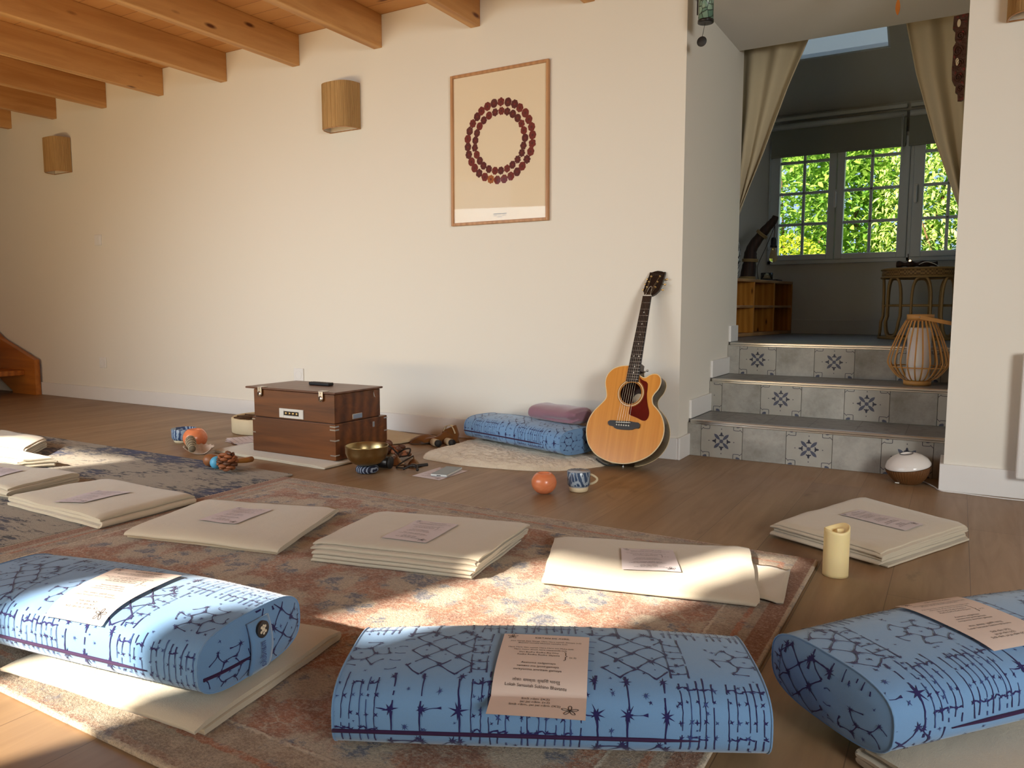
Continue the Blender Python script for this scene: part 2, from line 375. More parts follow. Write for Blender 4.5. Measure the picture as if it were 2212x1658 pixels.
for z in (1.2, 1.58, 1.9):
    h = MB(); h.tube([(X0 + .012, YB - .045, z), (X0 + .012, YB - .045, z + .05)], .007, 8); h.build('window_hinge', M['pvc'], cs1)

# roller blinds above the window
M['blindgrey'] = cloth('grey_green_blind_fabric', L(150, 152, 142), .9, .04, 500, 0, .1)
M['rail'] = plain('aluminium_white_rail', (.62, .64, .62, 1), .4, .0)
for x0, x1, lb in ((-1.33, -.395, 'grey roller blind over the left and middle casements of the alcove window'), (-.375, .60, 'grey roller blind over the right casement, partly behind the right curtain')):
    t = thing('roller_blind', lb, 'blind', ((x0 + x1) / 2, YB - .07, 1.90), 'roller blinds of the alcove window')
    m = MB(); m.box(x0, x1, YB - .066, YB - .062, 1.925, 2.14); m.build('blind_sheet', M['blindgrey'], t)
    m = MB(); m.bbox(x0, x1, YB - .072, YB - .056, 1.908, 1.926, .004); m.build('bottom_bar', M['blindgrey'], t)
    m = MB(); m.tube([(x0, YB - .07, 2.135), (x1, YB - .07, 2.135)], .022, 12); m.build('roller_tube', M['rail'], t)
    m = MB(); m.bbox(x0, x1, YB - .05, YB - .002, 2.185, 2.215, .005); m.build('head_rail', M['rail'], t)
    m = MB(); m.tube([(x1 - .02, YB - .09, 2.13), (x1 - .018, YB - .092, 1.75)], .002, 5); m.tube([(x1 - .03, YB - .09, 2.13), (x1 - .018, YB - .092, 1.75)], .002, 5); m.build('pull_cord', M['white'], t)

# ------------------------------------------------------------------ tiled steps
steps = thing('tiled_steps', 'three grey cement-tiled steps up to the alcove with metal nosings', 'steps', (-.6, 4.0, 0))
M['metal'] = plain('brushed_aluminium', (.62, .61, .58, 1), .28, 1.0, .03)
def petal(cx, cy, r0, r1, w, an, n=7):
    out = []
    for i in range(n): t = i / (n - 1); out.append((lerp(r0, r1, t), w * sin(pi * t) ** .8 * (1 - .35 * (1 - t))))
    p = out + [(x, -y) for x, y in out[::-1][1:-1]]
    return [(cx + x * cos(an) - y * sin(an), cy + x * sin(an) + y * cos(an)) for x, y in p]
def stroke(pts, w):
    l = []; r = []
    for i, p in enumerate(pts):
        a = pts[max(i - 1, 0)]; b = pts[min(i + 1, len(pts) - 1)]; dx, dy = b[0] - a[0], b[1] - a[1]; d = sqrt(dx * dx + dy * dy) or 1
        l.append((p[0] - dy / d * w / 2, p[1] + dx / d * w / 2)); r.append((p[0] + dy / d * w / 2, p[1] - dx / d * w / 2))
    return [[l[i], l[i + 1], r[i + 1], r[i]] for i in range(len(pts) - 1)]
def clip(poly, x0, x1, y0, y1):
    for ax, lim, sg in ((0, x0, 1), (0, x1, -1), (1, y0, 1), (1, y1, -1)):
        out = []
        for i in range(len(poly)):
            a, b = poly[i], poly[(i + 1) % len(poly)]; da, db = sg * (a[ax] - lim), sg * (b[ax] - lim)
            if da >= 0: out.append(a)
            if da * db < 0: out.append(V2(a, b, da / (da - db)))
        poly = out
        if len(poly) < 3: return []
    return poly
def tile_art():
    D = []
    for k in range(4):
        a = k * pi / 2
        D.append((petal(0, 0, .008, .052, .0095, a + pi / 4), 1))
        D.append((petal(0, 0, .024, .047, .0062, a), 0))
        for s in (-1, 1): D.append((petal(.033 * cos(a), .033 * sin(a), 0, .014, .004, a + s * 2.0, 5), 0))
        D.append(([(cos(a) * r - sin(a) * q, sin(a) * r + cos(a) * q) for r, q in ((.060, .0028), (.060, -.0028), (.067, 0))], 0))
    D.append(([(.010 * cos(i * pi / 4), .010 * sin(i * pi / 4)) for i in range(8)], 1))
    for sx in (-1, 1):
        for sy in (-1, 1):
            cx, cy = sx * .104, sy * .104
            P = lambda x, y: (cx - sx * x, cy - sy * y)
            D.append(([P(*q) for q in smooth_poly([(.010, .012), (.026, .010), (.032, .026), (.026, .032), (.010, .026)], 1)], 1))
            ln = [(0, .052), (.012, .040), (.016, .044), (.040, .044), (.044, .040), (.044, .018), (.040, .014), (.052, 0)]
            for q in stroke([P(*p) for p in spline2(ln)], .0026): D.append((q, 0))
    return D
def spline2(p): return [(q.x, q.y) for q in spline([(a, b, 0) for a, b in p], 3)]
ART = tile_art()
random.seed(3)
for k, (yr, z0, z1, par) in enumerate(((3.82, 0, .17, 0), (4.2, .185, .35, 1), (4.57, .365, .535, 0))):
    m = MB(); m.box(XJ + .001, XR - .001, yr, yr + .03, z0, z1, 4)
    xs = [-1.108 + .208 * i for i in range(-1, 7)]; zc = z0 + (.085 if k == 0 else .088)
    for i in range(len(xs) - 1):
        a, b = max(xs[i] + .0012, XJ + .002), min(xs[i + 1] - .0012, XR - .002)
        if b - a < .01: continue
        deco = (i % 2 == 1) != bool(par)
        m.box(a, b, yr - .004, yr + .001, z0 + .001, z1, 1 if deco else 0)
        if deco:
            cx = (xs[i] + xs[i + 1]) / 2
            for poly, mi in ART:
                q = clip([(cx + x, zc + z) for x, z in poly], a, b, z0 + .002, z1 - .001)
                if q: m.add([(x, yr - .0046, z) for x, z in q], [list(range(len(q)))], 2 + mi)
    m.build('riser', [M['tile'], M['tilelight'], M['tileink'], M['tileink2'], M['grout']], steps, recalc=False)
    if k < 2:
        ye = (4.2, 4.57)[k] + .0; m = MB(); m.box(XJ + .001, XR - .001, yr + .012, ye - .0045, z1 - .0, (.185, .365)[k]); m.build('tread', M['floortile'], steps)
    else:
        m = MB(); m.box(XJ + .001, XR - .001, yr + .012, 4.59, z1, .55); m.build('tread', M['floortile'], steps)
    zt = (.185, .365, .55)[k]; m = MB(); m.bbox(XJ + .015, XR - .001, yr - .012, yr + .014, zt - .014, zt + .0015, .004); m.bbox(XJ + .015, XR - .001, yr - .008, yr + .004, zt - .022, zt - .013, .002)
    m.build('nosing', M['metal'], steps)
# ------------------------------------------------------------------ wooden stair at the far left
st = thing('wooden_staircase', 'varnished wooden staircase foot at the far left by the white wall', 'stairs', (-7.3, 3.3, 0))
m = MB()
m.prism([(-6.87, 0), (-6.87, .303), (-7.406, .475), (-8.9, 1.3), (-8.9, .85), (-7.25, .02), (-7.25, 0)], lambda x, y, h: (x, h, y), 3.60, 3.645); m.build('stringer', M['stairwood'], st)
m = MB(); m.prism([(-6.87, 0), (-6.87, .303), (-7.406, .475), (-8.9, 1.3), (-8.9, .85), (-7.25, .02), (-7.25, 0)], lambda x, y, h: (x, h, y), 2.65, 2.695); m.build('stringer', M['stairwood'], st)
for i in range(4):
    m = MB(); x = -7.03 - .40 * i; m.bbox(x - .42, x, 2.695, 3.60, .165 + .205 * i, .21 + .205 * i, .006); m.build('tread', M['stairwood'], st)

# ------------------------------------------------------------------ things on the main wall
N = NT('raffia_strands', .85, 0, .2); v = N.co((1, 1, .03)); a = N.noise(v, 330, 4, .75); b = N.noise(N.co((1, 1, .05)), 90, 3)
N.set('Base Color', N.mix(N.math('ADD', N.math('MULTIPLY', a.outputs[0], .7), N.math('MULTIPLY', b.outputs[0], .3)), L(120, 84, 44), L(232, 192, 132)))
N.bump(a.outputs[0], .8, .004); M['raffia'] = N.mat
M['cream'] = plain('cream_lampshade_lining', L(226, 214, 196), .8)
def sconce(xc, z0, z1, w, d, yw, label):
    t = thing('wall_lamp', label, 'wall lamp', (xc, yw, z0), 'raffia wall lamps')
    def out(s=1.0, n=28):
        P = []
        for i in range(n + 1):
            a = pi * i / n; e = .62
            P.append((xc - w / 2 * s * (abs(cos(a)) ** e) * (1 if cos(a) > 0 else -1), yw - .004 - d * s * sin(a) ** .8))
        return P
    o = out(); n = len(o); ii = out(.965)
    m = MB(); rng = random.Random(int(xc * 100))
    vs = []; jr = [rng.uniform(-.0016, .0016) for _ in range(n)]
    # shade wall with vertical strand relief
    sub = []
    for i in range(n - 1):
        for k in range(8):
            p = V2(o[i], o[i + 1], k / 8); s = 1 + (.005 if k % 2 else -.004) + rng.uniform(-.003, .003)
            sub.append((xc + (p[0] - xc) * s, yw + (p[1] - yw) * s))
    sub.append(o[-1]); q = len(sub)
    m.add([(x, y, z0) for x, y in sub] + [(x, y, z1) for x, y in sub], [(i, i + 1, q + i + 1, q + i) for i in range(q - 1)], 0, True)
    m.add([(x, y, z0 + .001) for x, y in ii] + [(x, y, z1 - .001) for x, y in ii], [(i + 1, i, n + i, n + i + 1) for i in range(n - 1)], 1, True)
    for z in (z0, z1): m.add([(x, y, z) for x, y in sub[::8]] + [(x, y, z) for x, y in ii], [(i, i + 1, n + i + 1, n + i) for i in range(n - 1)], 0)
    m.build('lamp_shade', [M['raffia'], M['cream']], t)
    m = MB(); m.tube([(x, y, z0 - .002) for x, y in ii], .003, 6); m.tube([(xc - w / 2, yw - .006, z0 - .002), (xc + w / 2, yw - .006, z0 - .002)], .003, 6); m.build('wire_hoop', M['oakframe'], t)
    m = MB(); m.bbox(xc - w / 2 * .93, xc + w / 2 * .93, yw - .006, yw - .0005, z0 + .006, z1 - .01, .002); m.build('back_plate', M['cream'], t)
    m = MB(); m.bbox(xc - .02, xc + .02, yw - .05, yw - .005, lerp(z0, z1, .45), lerp(z0, z1, .6), .004); m.lathe([(.0, .0), (.012, .004), (.028, .03), (.026, .055), (.012, .07), (.012, .085)], (xc, yw - .055, lerp(z0, z1, .35)), 16); m.build('bulb', M['white'], t)
sconce(-6.375, 1.845, 2.112, .25, .12, YW, 'raffia wall lamp at the far left of the white wall under the beams')
sconce(-3.325, 1.838, 2.104, .25, .12, YW, 'raffia wall lamp in the middle of the white wall, left of the framed print')
sconce(.225, 1.848, 2.115, .25, .12, 3.6, 'raffia wall lamp cut off at the top right corner')

# framed wreath print
fr = thing('framed_print', 'oak framed print of a dark red flower wreath on cream paper, above the guitar', 'picture', (-2.215, YW, 1.215), None)
fx0, fx1, fz0, fz1, fy = -2.527, -1.905, 1.216, 2.041, YW - .022
m = MB(); fw = .016
m.bbox(fx0, fx0 + fw, fy, YW - .001, fz0, fz1, .003); m.bbox(fx1 - fw, fx1, fy, YW - .001, fz0, fz1, .003)
m.bbox(fx0 + fw, fx1 - fw, fy, YW - .001, fz0, fz0 + fw, .003); m.bbox(fx0 + fw, fx1 - fw, fy, YW - .001, fz1 - fw, fz1, .003); m.build('frame', M['oakframe'], fr)
M['print'] = plain('cream_print_paper', L(232, 216, 188), .8, var=.02, scale=3)
M['petal_a'] = plain('dark_red_print_ink', L(112, 34, 26), .7, var=.25, scale=90); M['petal_b'] = plain('maroon_print_ink', L(86, 26, 24), .7, var=.25, scale=90)
M['petal_c'] = plain('ochre_print_ink', L(160, 88, 36), .7, var=.2, scale=90); M['inkgrey'] = plain('grey_print_ink', L(70, 62, 52), .8)
m = MB(); yp = YW - .010; m.box(fx0 + .01, fx1 - .01, yp, YW - .002, fz0 + .01, fz1 - .01, 0)
rng = random.Random(11); FK = [0]
def flower(cx, cz, r, mi):
    n = rng.choice([6, 7, 8, 8]); q = n * 8; dep = rng.choice([.06, .16, .24, .12]); ph = rng.uniform(0, 6)
    out = [(cx + r * (1 - dep + dep * abs(cos(n * pi * i / q + ph)) ** .55) * cos(2 * pi * i / q), cz + r * 1.08 * (1 - dep + dep * abs(cos(n * pi * i / q + ph)) ** .55) * sin(2 * pi * i / q)) for i in range(q)]
    FK[0] += 1; dy_ = .0006 + .00004 * (FK[0] % 12)
    m.add([(x, yp - dy_, z) for x, z in out], [list(range(q))[::-1]], mi)
    m.add([(cx + r * .3 * cos(pi * i / 4), yp - dy_ - .0003, cz + r * .3 * sin(pi * i / 4)) for i in range(8)], [list(range(8))[::-1]], 2 if mi == 1 else 1)
wc = (-2.211, 1.657)
for i in range(30):
    a = 2 * pi * i / 30 + .05; flower(wc[0] + .206 * cos(a) + rng.uniform(-.003, .003), wc[1] + .206 * sin(a), .0225, 3 if i == 21 else rng.choice([1, 2, 1]))
for i in range(25):
    a = 2 * pi * i / 25; flower(wc[0] + .158 * cos(a) + rng.uniform(-.003, .003), wc[1] + .158 * sin(a), .0205, rng.choice([1, 2, 2]))
for x0, x1, z in ((-2.250, -2.165, 1.2665), (-2.250, -2.226, 1.2585), (-2.220, -2.200, 1.2585), (-2.190, -2.168, 1.2585), (-2.224, -2.196, 1.2505)):
    for i in range(int((x1 - x0) / .0035)):
        xx = x0 + i * .0035
        if rng.random() < .88: m.box(xx, xx + .0026, yp - .0005, yp, z, z + (.0045 if z > 1.264 else .003), 4)
for i in range(24):
    a = 2 * pi * i / 24
    if i % 3: m.add([(-2.115 + r * cos(b), yp - .0005, 1.262 + r * sin(b)) for r, b in ((.012, a), (.013, a), (.013, a + .2), (.012, a + .2))], [(0, 1, 2, 3)], 4)
m.build('print', [M['print'], M['petal_a'], M['petal_b'], M['petal_c'], M['inkgrey']], fr, recalc=False)
m = MB(); m.box(fx0 + .012, fx1 - .012, YW - .016, YW - .0145, fz0 + .012, fz1 - .012); m.build('glass_pane', M['picglass'], fr)

# switch and sockets
def plate(x0, x1, z0, z1, label, kind, name):
    t = thing(name, label, kind, ((x0 + x1) / 2, YW, z0), 'wall switch and sockets')
    m = MB(); m.bbox(x0, x1, YW - .009, YW - .0005, z0, z1, .0025); m.build('face_plate', M['white'], t); cx, cz = (x0 + x1) / 2, (z0 + z1) / 2
    m = MB()
    if kind == 'light switch':
        m.bbox(x0 + .012, x1 - .012, YW - .013, YW - .008, z0 + .012, z1 - .012, .002); m.build('rocker', M['white'], t)
    else:
        T = Matrix.Rotation(radians(90), 4, 'X')
        m.lathe([(.027, .0085), (.028, .0105), (.026, .0105), (.0245, .003), (.0001, .003)], (cx, YW, cz), 28, 0, T); m.build('socket_ring', M['white'], t)
        m = MB()
        for dx, dz in ((-.0095, -.004), (.0095, -.004), (0, .010)): m.lathe([(.003, .0032), (.003, .0042), (.0001, .0042)], (cx + dx, YW, cz + dz), 10, 0, T)
        m.build('contact_hole', M['black'], t)
M['black'] = plain('black_plastic', (.012, .012, .013, 1), .35); M['darkrub'] = plain('dark_rubber', (.02, .02, .02, 1), .6)
plate(-5.99, -5.905, 1.245, 1.33, 'white light switch on the wall at left, below the beams', 'light switch', 'light_switch')
plate(-6.01, -5.925, .268, .353, 'white wall socket at the left, right of the wooden stair', 'socket', 'wall_socket')
plate(-3.822, -3.735, .266, .353, 'white wall socket just above the wooden box lid', 'socket', 'wall_socket')

# radiator at the right edge
t = thing('panel_radiator', 'white panel heater on the wall at the right edge', 'radiator', (.6, 3.6, .09))
m = MB(); m.bbox(.222, 1.05, 3.53, 3.565, .088, .585, .008); m.build('panel', M['base'], t)
m = MB(); m.bbox(.30, .34, 3.564, 3.6, .2, .5, .004); m.build('bracket', M['white'], t); m = MB(); m.bbox(.9, .94, 3.564, 3.6, .2, .5, .004); m.build('bracket', M['white'], t)

# ------------------------------------------------------------------ hanging chimes
N = NT('green_stone_mosaic', .35); vo = N.n('TexVoronoi', Vector=N.co((1, 1, .7)), Scale=45, _feature='DISTANCE_TO_EDGE'); vc = N.n('TexVoronoi', Vector=N.co((1, 1, .7)), Scale=45)
N.set('Base Color', N.mix(N.step(vo.outputs[0], .02, .09).outputs[0], L(34, 44, 40), N.mix(vc.outputs[1], L(78, 116, 100), L(150, 176, 156)))); M['greenstone'] = N.mat
M['bamboo'] = wood('bamboo_wood', L(176, 124, 66), L(222, 172, 108), 'z', 1.4, .45)
M['cord'] = plain('dark_cord', L(46, 36, 28), .9)
t = thing('wind_chime', 'green stone patterned tube wind chime with a round dark sail, hanging left of the curtains', 'wind chime', (-1.066, 3.58, 1.95))
m = MB(); m.lathe([(.026, 2.052), (.034, 2.05), (.034, 2.235), (.001, 2.236)], (-1.066, 3.58, 0), 28); m.lathe([(.0335, 2.05), (.0335, 2.058), (.036, 2.058), (.036, 2.047), (.024, 2.047)], (-1.066, 3.58, 0), 28, 1); m.build('tube', [M['greenstone'], M['black']], t)
m = MB(); m.tube([(-1.066, 3.58, 2.236), (-1.066, 3.58, ZC)], .0015, 6); m.build('cord', M['cord'], t); m = MB(); m.tube([(-1.066, 3.58, 2.06), (-1.080, 3.58, 1.99)], .0012, 6); m.build('cord', M['cord'], t)
m = MB(); m.bbox(-1.098, -1.092, 3.545, 3.549, 2.075, 2.19, .001, 1); m.build('dark_label', M['black'], t)
m = MB(); m.lathe([(.0001, -.002), (.022, -.002), (.023, 0), (.022, .002), (.0001, .002)], (-1.082, 3.58, 1.968), 24, 0, Matrix.Rotation(radians(90), 4, 'X')); m.build('wind_sail', M['darkrub'], t)
t = thing('wind_chime', 'wooden leaf-shaped sail of a chime hanging at the top edge over the opening', 'wind chime', (-.278, 3.58, 1.93))
m = MB(); m.prism(petal(0, 0, -.001, .068, .0105, -pi / 2, 12), lambda x, y, h: (-.278 + x, 3.58 + h, 2.003 + y), -.002, .002); m.build('wind_sail', M['stairwood'], t)
m = MB(); m.tube([(-.278, 3.58, 2.0), (-.276, 3.58, 2.09)], .0012, 6); m.build('cord', M['cord'], t); m = MB(); m.tube([(-.276, 3.58, 2.26), (-.276, 3.58, ZC)], .0015, 6); m.build('cord', M['cord'], t)
m = MB(); m.lathe([(.026, 2.082), (.034, 2.08), (.034, 2.262), (.001, 2.263)], (-.276, 3.58, 0), 28); m.build('tube', M['bamboo'], t)

# ------------------------------------------------------------------ curtains, carved ornament
M['curtain'] = cloth('beige_linen_curtain', L(196, 182, 152), .95, .04, 420, .15, .15)
def curtain(edge_l, edge_r, folds, label, flip):
    t = thing('curtain', label, 'curtain', ((edge_l[0][0] + edge_r[0][0]) / 2, 4.79, edge_l[-1][1]), 'tied back curtains of the opening')
    m = MB()
    def fn(u, v):
        def ev(E):
            k = v * (len(E) - 1); i = min(int(k), len(E) - 2); return lerp(E[i][0], E[i + 1][0], k - i), lerp(E[i][1], E[i + 1][1], k - i)
        xl, zl = ev(edge_l); xr, zr = ev(edge_r); amp = .028 * (1 - .35 * v)
        y = 4.80 + amp * sin(u * folds * 2 * pi + .6) + .012 * sin(u * 9 + v * 3)
        return (lerp(xl, xr, u), y, lerp(zl, zr, u))
    m.grid(fn, 60, 24); o = m.build('curtain_cloth', M['curtain'], t)
    so = o.modifiers.new('thick', 'SOLIDIFY'); so.thickness = .004
    m = MB(); x0, x1 = min(edge_l[0][0], edge_r[0][0]) - .05, max(edge_l[0][0], edge_r[0][0]) + .03
    m.tube([(x0, 4.80, 2.37), (x1, 4.80, 2.37)], .012, 10); m.build('curtain_rail', M['white'], t)
curtain([(-1.24, 2.36), (-1.225, 1.9), (-1.22, 1.6), (-1.22, 1.30)], [(-.79, 2.36), (-.925, 2.03), (-1.055, 1.66), (-1.19, 1.32)], 2.6, 'beige curtain swept to the left side of the opening', 0)
curtain([(-.345, 2.36), (-.27, 2.02), (-.165, 1.66), (-.03, 1.28)], [(.06, 2.36), (.06, 1.9), (.05, 1.6), (.03, 1.25)], 2.5, 'beige curtain swept to the right side of the opening, beside the carving', 1)
N = NT('dark_red_carved_wood', .5); a = N.noise(N.co(), 38, 4); b = N.noise(N.co((1, 1, .4)), 70, 2)
N.set('Base Color', N.mix(N.step(a.outputs[0], .58, .66).outputs[0], N.mix(b.outputs[0], L(52, 26, 18), L(96, 54, 34)), L(140, 34, 28))); N.bump(a.outputs[0], .9, .01); M['carved'] = N.mat
t = thing('carved_ornament', 'dark red carved wooden ornament hanging at the right side of the opening by the curtain', 'carving', (-.06, 4.42, 1.75))
out = [(-.035, 2.16), (-.095, 2.155), (-.097, 2.10), (-.085, 2.085), (-.086, 2.05), (-.079, 2.035), (-.092, 2.01), (-.09, 1.98), (-.092, 1.91), (-.089, 1.86), (-.078, 1.835), (-.071, 1.83), (-.072, 1.80), (-.062, 1.79), (-.060, 1.758), (-.044, 1.756), (-.035, 1.76)]
m = MB(); bm = bmesh.new()
m.prism(out, lambda x, y, h: (x, h, y), 4.40, 4.43); 
for (cx, cz, r) in ((-.062, 2.06, .018), (-.07, 1.99, .02), (-.064, 1.93, .018), (-.062, 1.865, .017), (-.055, 1.81, .013)):
    m.tube([(cx + r * (1 - i / 26) * cos(i * .5), 4.397, cz + r * (1 - i / 26) * sin(i * .5) * 1.3) for i in range(24)], .0035, 6)
m.build('panel', M['carved'], t); bm.free()
for cx, cz in ((-.072, 2.118), (-.071, 1.938)): m = MB(); m.prism([(cx + .0075 * cos(i * pi / 8), cz + .018 * sin(i * pi / 8)) for i in range(16)], lambda x, y, h: (x, h, y), 4.394, 4.399); m.build('pale_inlay', M['print'], t)

# ------------------------------------------------------------------ alcove furniture
# cubby cabinet, turned about ten degrees
cab = thing('cubby_shelf', 'pine cubby shelf unit with open square cells standing in the alcove', 'shelf', (-1.35, 5.8, .55))
P0, P1 = Vector((-1.325, 5.28, 0)), Vector((-1.14, 6.335, 0)); du = (P1 - P0).normalized(); dv = Vector((-du.y, du.x, 0)); LEN = (P1 - P0).length
Tc = Matrix(((du.x, dv.x, 0, P0.x), (du.y, dv.y, 0, P0.y), (0, 0, 1, 0), (0, 0, 0, 1)))
ztop, dep, th = .955, .30, .020
def cpart(name, mats, *b):
    m = MB(); m.bbox(*b, .002, 1, 0, Tc); m.build(name, mats, cab)
cpart('top_board', M['cubbyedge'], 0, LEN, 0, dep, ztop - th, ztop); cpart('bottom_board', M['cubbyedge'], 0, LEN, 0, dep, .552, .575)
cpart('shelf', M['cubbyedge'], 0, LEN, .002, dep - .01, .752, .770); cpart('back_panel', M['cubbywood'], 0, LEN, dep - .01, dep, .56, ztop - .01)
for x in (0, .32, .692, LEN - th): cpart('divider', M['cubbywood'], x, x + th, .001, dep - .008, .575, ztop - th)
def onc(u, v, z=0): p = Tc @ Vector((u, v, 0)); return (p.x, p.y, ztop + z)
# driftwood lamp
lt = thing('driftwood_lamp', 'dark driftwood branch lamp with rope bands and a hanging filament bulb, on the cubby shelf', 'lamp', onc(.52, .13))
M['driftwood'] = wood('dark_driftwood', L(30, 18, 13), L(58, 34, 22), 'z', 2, .7); M['rope'] = plain('pale_rope', L(150, 126, 84), .9, var=.2, scale=200)
b0 = Vector(onc(.5, .13, .003)); b1 = Vector((-1.340, b0.y, 1.185)); b2 = Vector((-1.268, b0.y, 1.29)); b3 = Vector((-1.195, b0.y, 1.375)); b4 = Vector((-1.178, b0.y, 1.41))
pts = spline([b0, lerp(b0, b1, .55), b1, b2, b3, b4], 6); k = len(pts); rng = random.Random(5)
m = MB(); m.tube(pts, [lerp(.054, .021, i / (k - 1)) * (1 + rng.uniform(-.07, .07)) for i in range(k)], 14); m.build('branch', M['driftwood'], lt)
for p, q, r in ((b0 + Vector((0, 0, .012)), Vector((0, 0, 1)), .057), (lerp(b0, b1, .62), Vector((0.05, 0, 1)), .054), (lerp(b2, b3, -.05), (b3 - b2).normalized(), .043)):
    m = MB(); T = Vector(q).to_track_quat('Z', 'Y').to_matrix().to_4x4()
    for j in range(3): m.lathe([(r - .003, -.004), (r + .002, -.003), (r + .004, 0), (r + .002, .003), (r - .003, .004)], p + Vector(q) * (j - 1) * .0075, 20, 0, T)
    m.build('rope_band', M['rope'], lt)
bx = -1.178; m = MB(); m.tube(spline([b3 + Vector((.012, -.02, 0)), (bx, b0.y - .02, 1.32), (bx - .004, b0.y - .02, 1.25)], 6), .003, 6)
m.tube(spline([(bx, b0.y - .02, 1.34), (-1.24, b0.y - .02, 1.18), (-1.29, b0.y - .03, 1.05), (-1.28, b0.y - .03, .958)], 6), .0025, 6); m.build('flex', M['cord'], lt)
m = MB(); m.lathe([(.002, .075), (.016, .07), (.021, .055), (.021, .02), (.024, .015), (.024, 0), (.001, 0)], (bx - .004, b0.y - .02, 1.185), 18); sk_ = m.build('socket', M['black'], lt)
N = NT('amber_glass', .05); N.set('Base Color', (.9, .72, .42, 1)); N.set('Transmission Weight', .9); N.set('IOR', 1.2); M['amber'] = N.mat
m = MB(); m.lathe([(.013, 0), (.014, -.012), (.026, -.055), (.030, -.078), (.024, -.098), (.0001, -.110)], (bx - .004, b0.y - .02, 1.186), 20); m.build('filament_bulb', M['amber'], sk_)
# striped cushion
N = NT('black_white_zebra_cloth', .95); w_ = N.n('TexWave', Vector=N.co(rot=(0, .5, .3)), Scale=13, Distortion=7, Detail=2.5, **{'Detail Scale': 1.5})
N.set('Base Color', N.ramp(w_.outputs[1], [(.42, L(22, 26, 28)), (.52, L(206, 210, 206))]).outputs[0]); N.bump(w_.outputs[1], .2, .004); M['zebra'] = N.mat
cp = onc(.30, .17); m = MB(); m.grid(lambda u, v: (cp[0] + .055 * cos(2 * pi * u) * sin(pi * v) ** .6, cp[1] + .16 * sin(2 * pi * u) * sin(pi * v) ** .35, ztop + .002 + .30 * (1 - cos(pi * v)) / 2), 32, 20, 0, True)
tag(m.build('cushion', M['zebra']), 'black and white striped cushion standing on the cubby shelf behind the driftwood lamp', 'cushion')
# tray with glass candle
tp = Vector(onc(.84, .12)); m = MB(); m.bbox(tp.x - .11, tp.x + .10, tp.y - .09, tp.y + .09, ztop, ztop + .012, .005); tag(m.build('wooden_tray', M['driftwood']), 'thin dark wooden tray on the right end of the cubby shelf', 'tray')
t = thing('candle_glass', 'small glass holder with a white candle on the cubby shelf tray', 'candle', (tp.x, tp.y, ztop + .012))
M['wax'] = plain('ivory_wax', L(232, 214, 166), .5, var=.03)
N = NT('clear_glass', .03); N.set('Transmission Weight', 1.0); N.set('IOR', 1.3); M['clear'] = N.mat
m = MB(); m.lathe([(.0001, .0), (.043, 0), (.045, .003), (.046, .052), (.043, .052), (.042, .006), (.0001, .006)], (tp.x, tp.y, ztop + .0125), 24); m.build('glass', M['clear'], t)
m = MB(); m.lathe([(.0001, .0065), (.040, .0065), (.040, .028), (.0001, .027)], (tp.x, tp.y, ztop + .0125), 20); m.build('wax', M['wax'], t)

# rattan table
M['rattan'] = plain('olive_tan_rattan_cane', L(150, 122, 76), .55, var=.2, scale=30)
N = NT('woven_rattan_band', .6); c_ = N.n('TexChecker', Vector=N.co((1, 1, 1)), Scale=85); nb = N.noise(N.co(), 140, 2)
N.set('Base Color', N.mix(N.math('MULTIPLY', c_.outputs[1], .7), L(156, 124, 76), L(70, 50, 28))); N.bump(c_.outputs[1], .5, .004); M['weave'] = N.mat
tx, ty, tr = -.222, 5.68, .236; tb = thing('rattan_table', 'round rattan side table with looped cane legs in the alcove', 'table', (tx, ty, .55))
m = MB(); m.lathe([(.0001, 1.0), (tr - .01, 1.0), (tr, .995), (tr, .955), (tr - .012, .95), (.0001, .95)], (tx, ty, 0), 56); m.build('table_top', M['weave'], tb)
m = MB(); m.tube([(tx + (tr + .002) * cos(a * pi / 24), ty + (tr + .002) * sin(a * pi / 24), 1.002) for a in range(48)], .007, 8, closed=True); m.tube([(tx + (tr + .002) * cos(a * pi / 24), ty + (tr + .002) * sin(a * pi / 24), .950) for a in range(48)], .007, 8, closed=True); m.build('rim', M['rattan'], tb)
m = MB(); m.tube([(tx + (tr - .02) * cos(a * pi / 24), ty + (tr - .02) * sin(a * pi / 24), .768) for a in range(48)], .008, 8, closed=True); m.build('hoop', M['rattan'], tb)
for i in range(8):
    a0 = -pi / 2 + .05 + i * pi / 4; P = []; hw = .245
    for j in range(33):
        s = j / 32; an = 2 * pi * s; x = hw * cos(an) * (abs(cos(an)) ** -.35 if abs(cos(an)) > .05 else 1); x = max(-hw, min(hw, x)); z = .757 + .19 * sin(an) * (abs(sin(an)) ** -.3 if abs(sin(an)) > .05 else 1)
        z = max(.567, min(.947, z)); rr = tr - .012 + (.012 if z < .68 else 0); P.append((tx + rr * cos(a0 + x), ty + rr * sin(a0 + x), z))
    m = MB(); m.tube(P[:-1], .0085, 8, closed=True); m.build('leg', M['rattan'], tb)
m = MB(); m.lathe([(tr - .03, .551), (tr + .012, .551), (tr + .012, .566), (tr - .03, .566), (tr - .03, .551)], (tx, ty, 0), 48); m.build('base_ring', M['rattan'], tb)
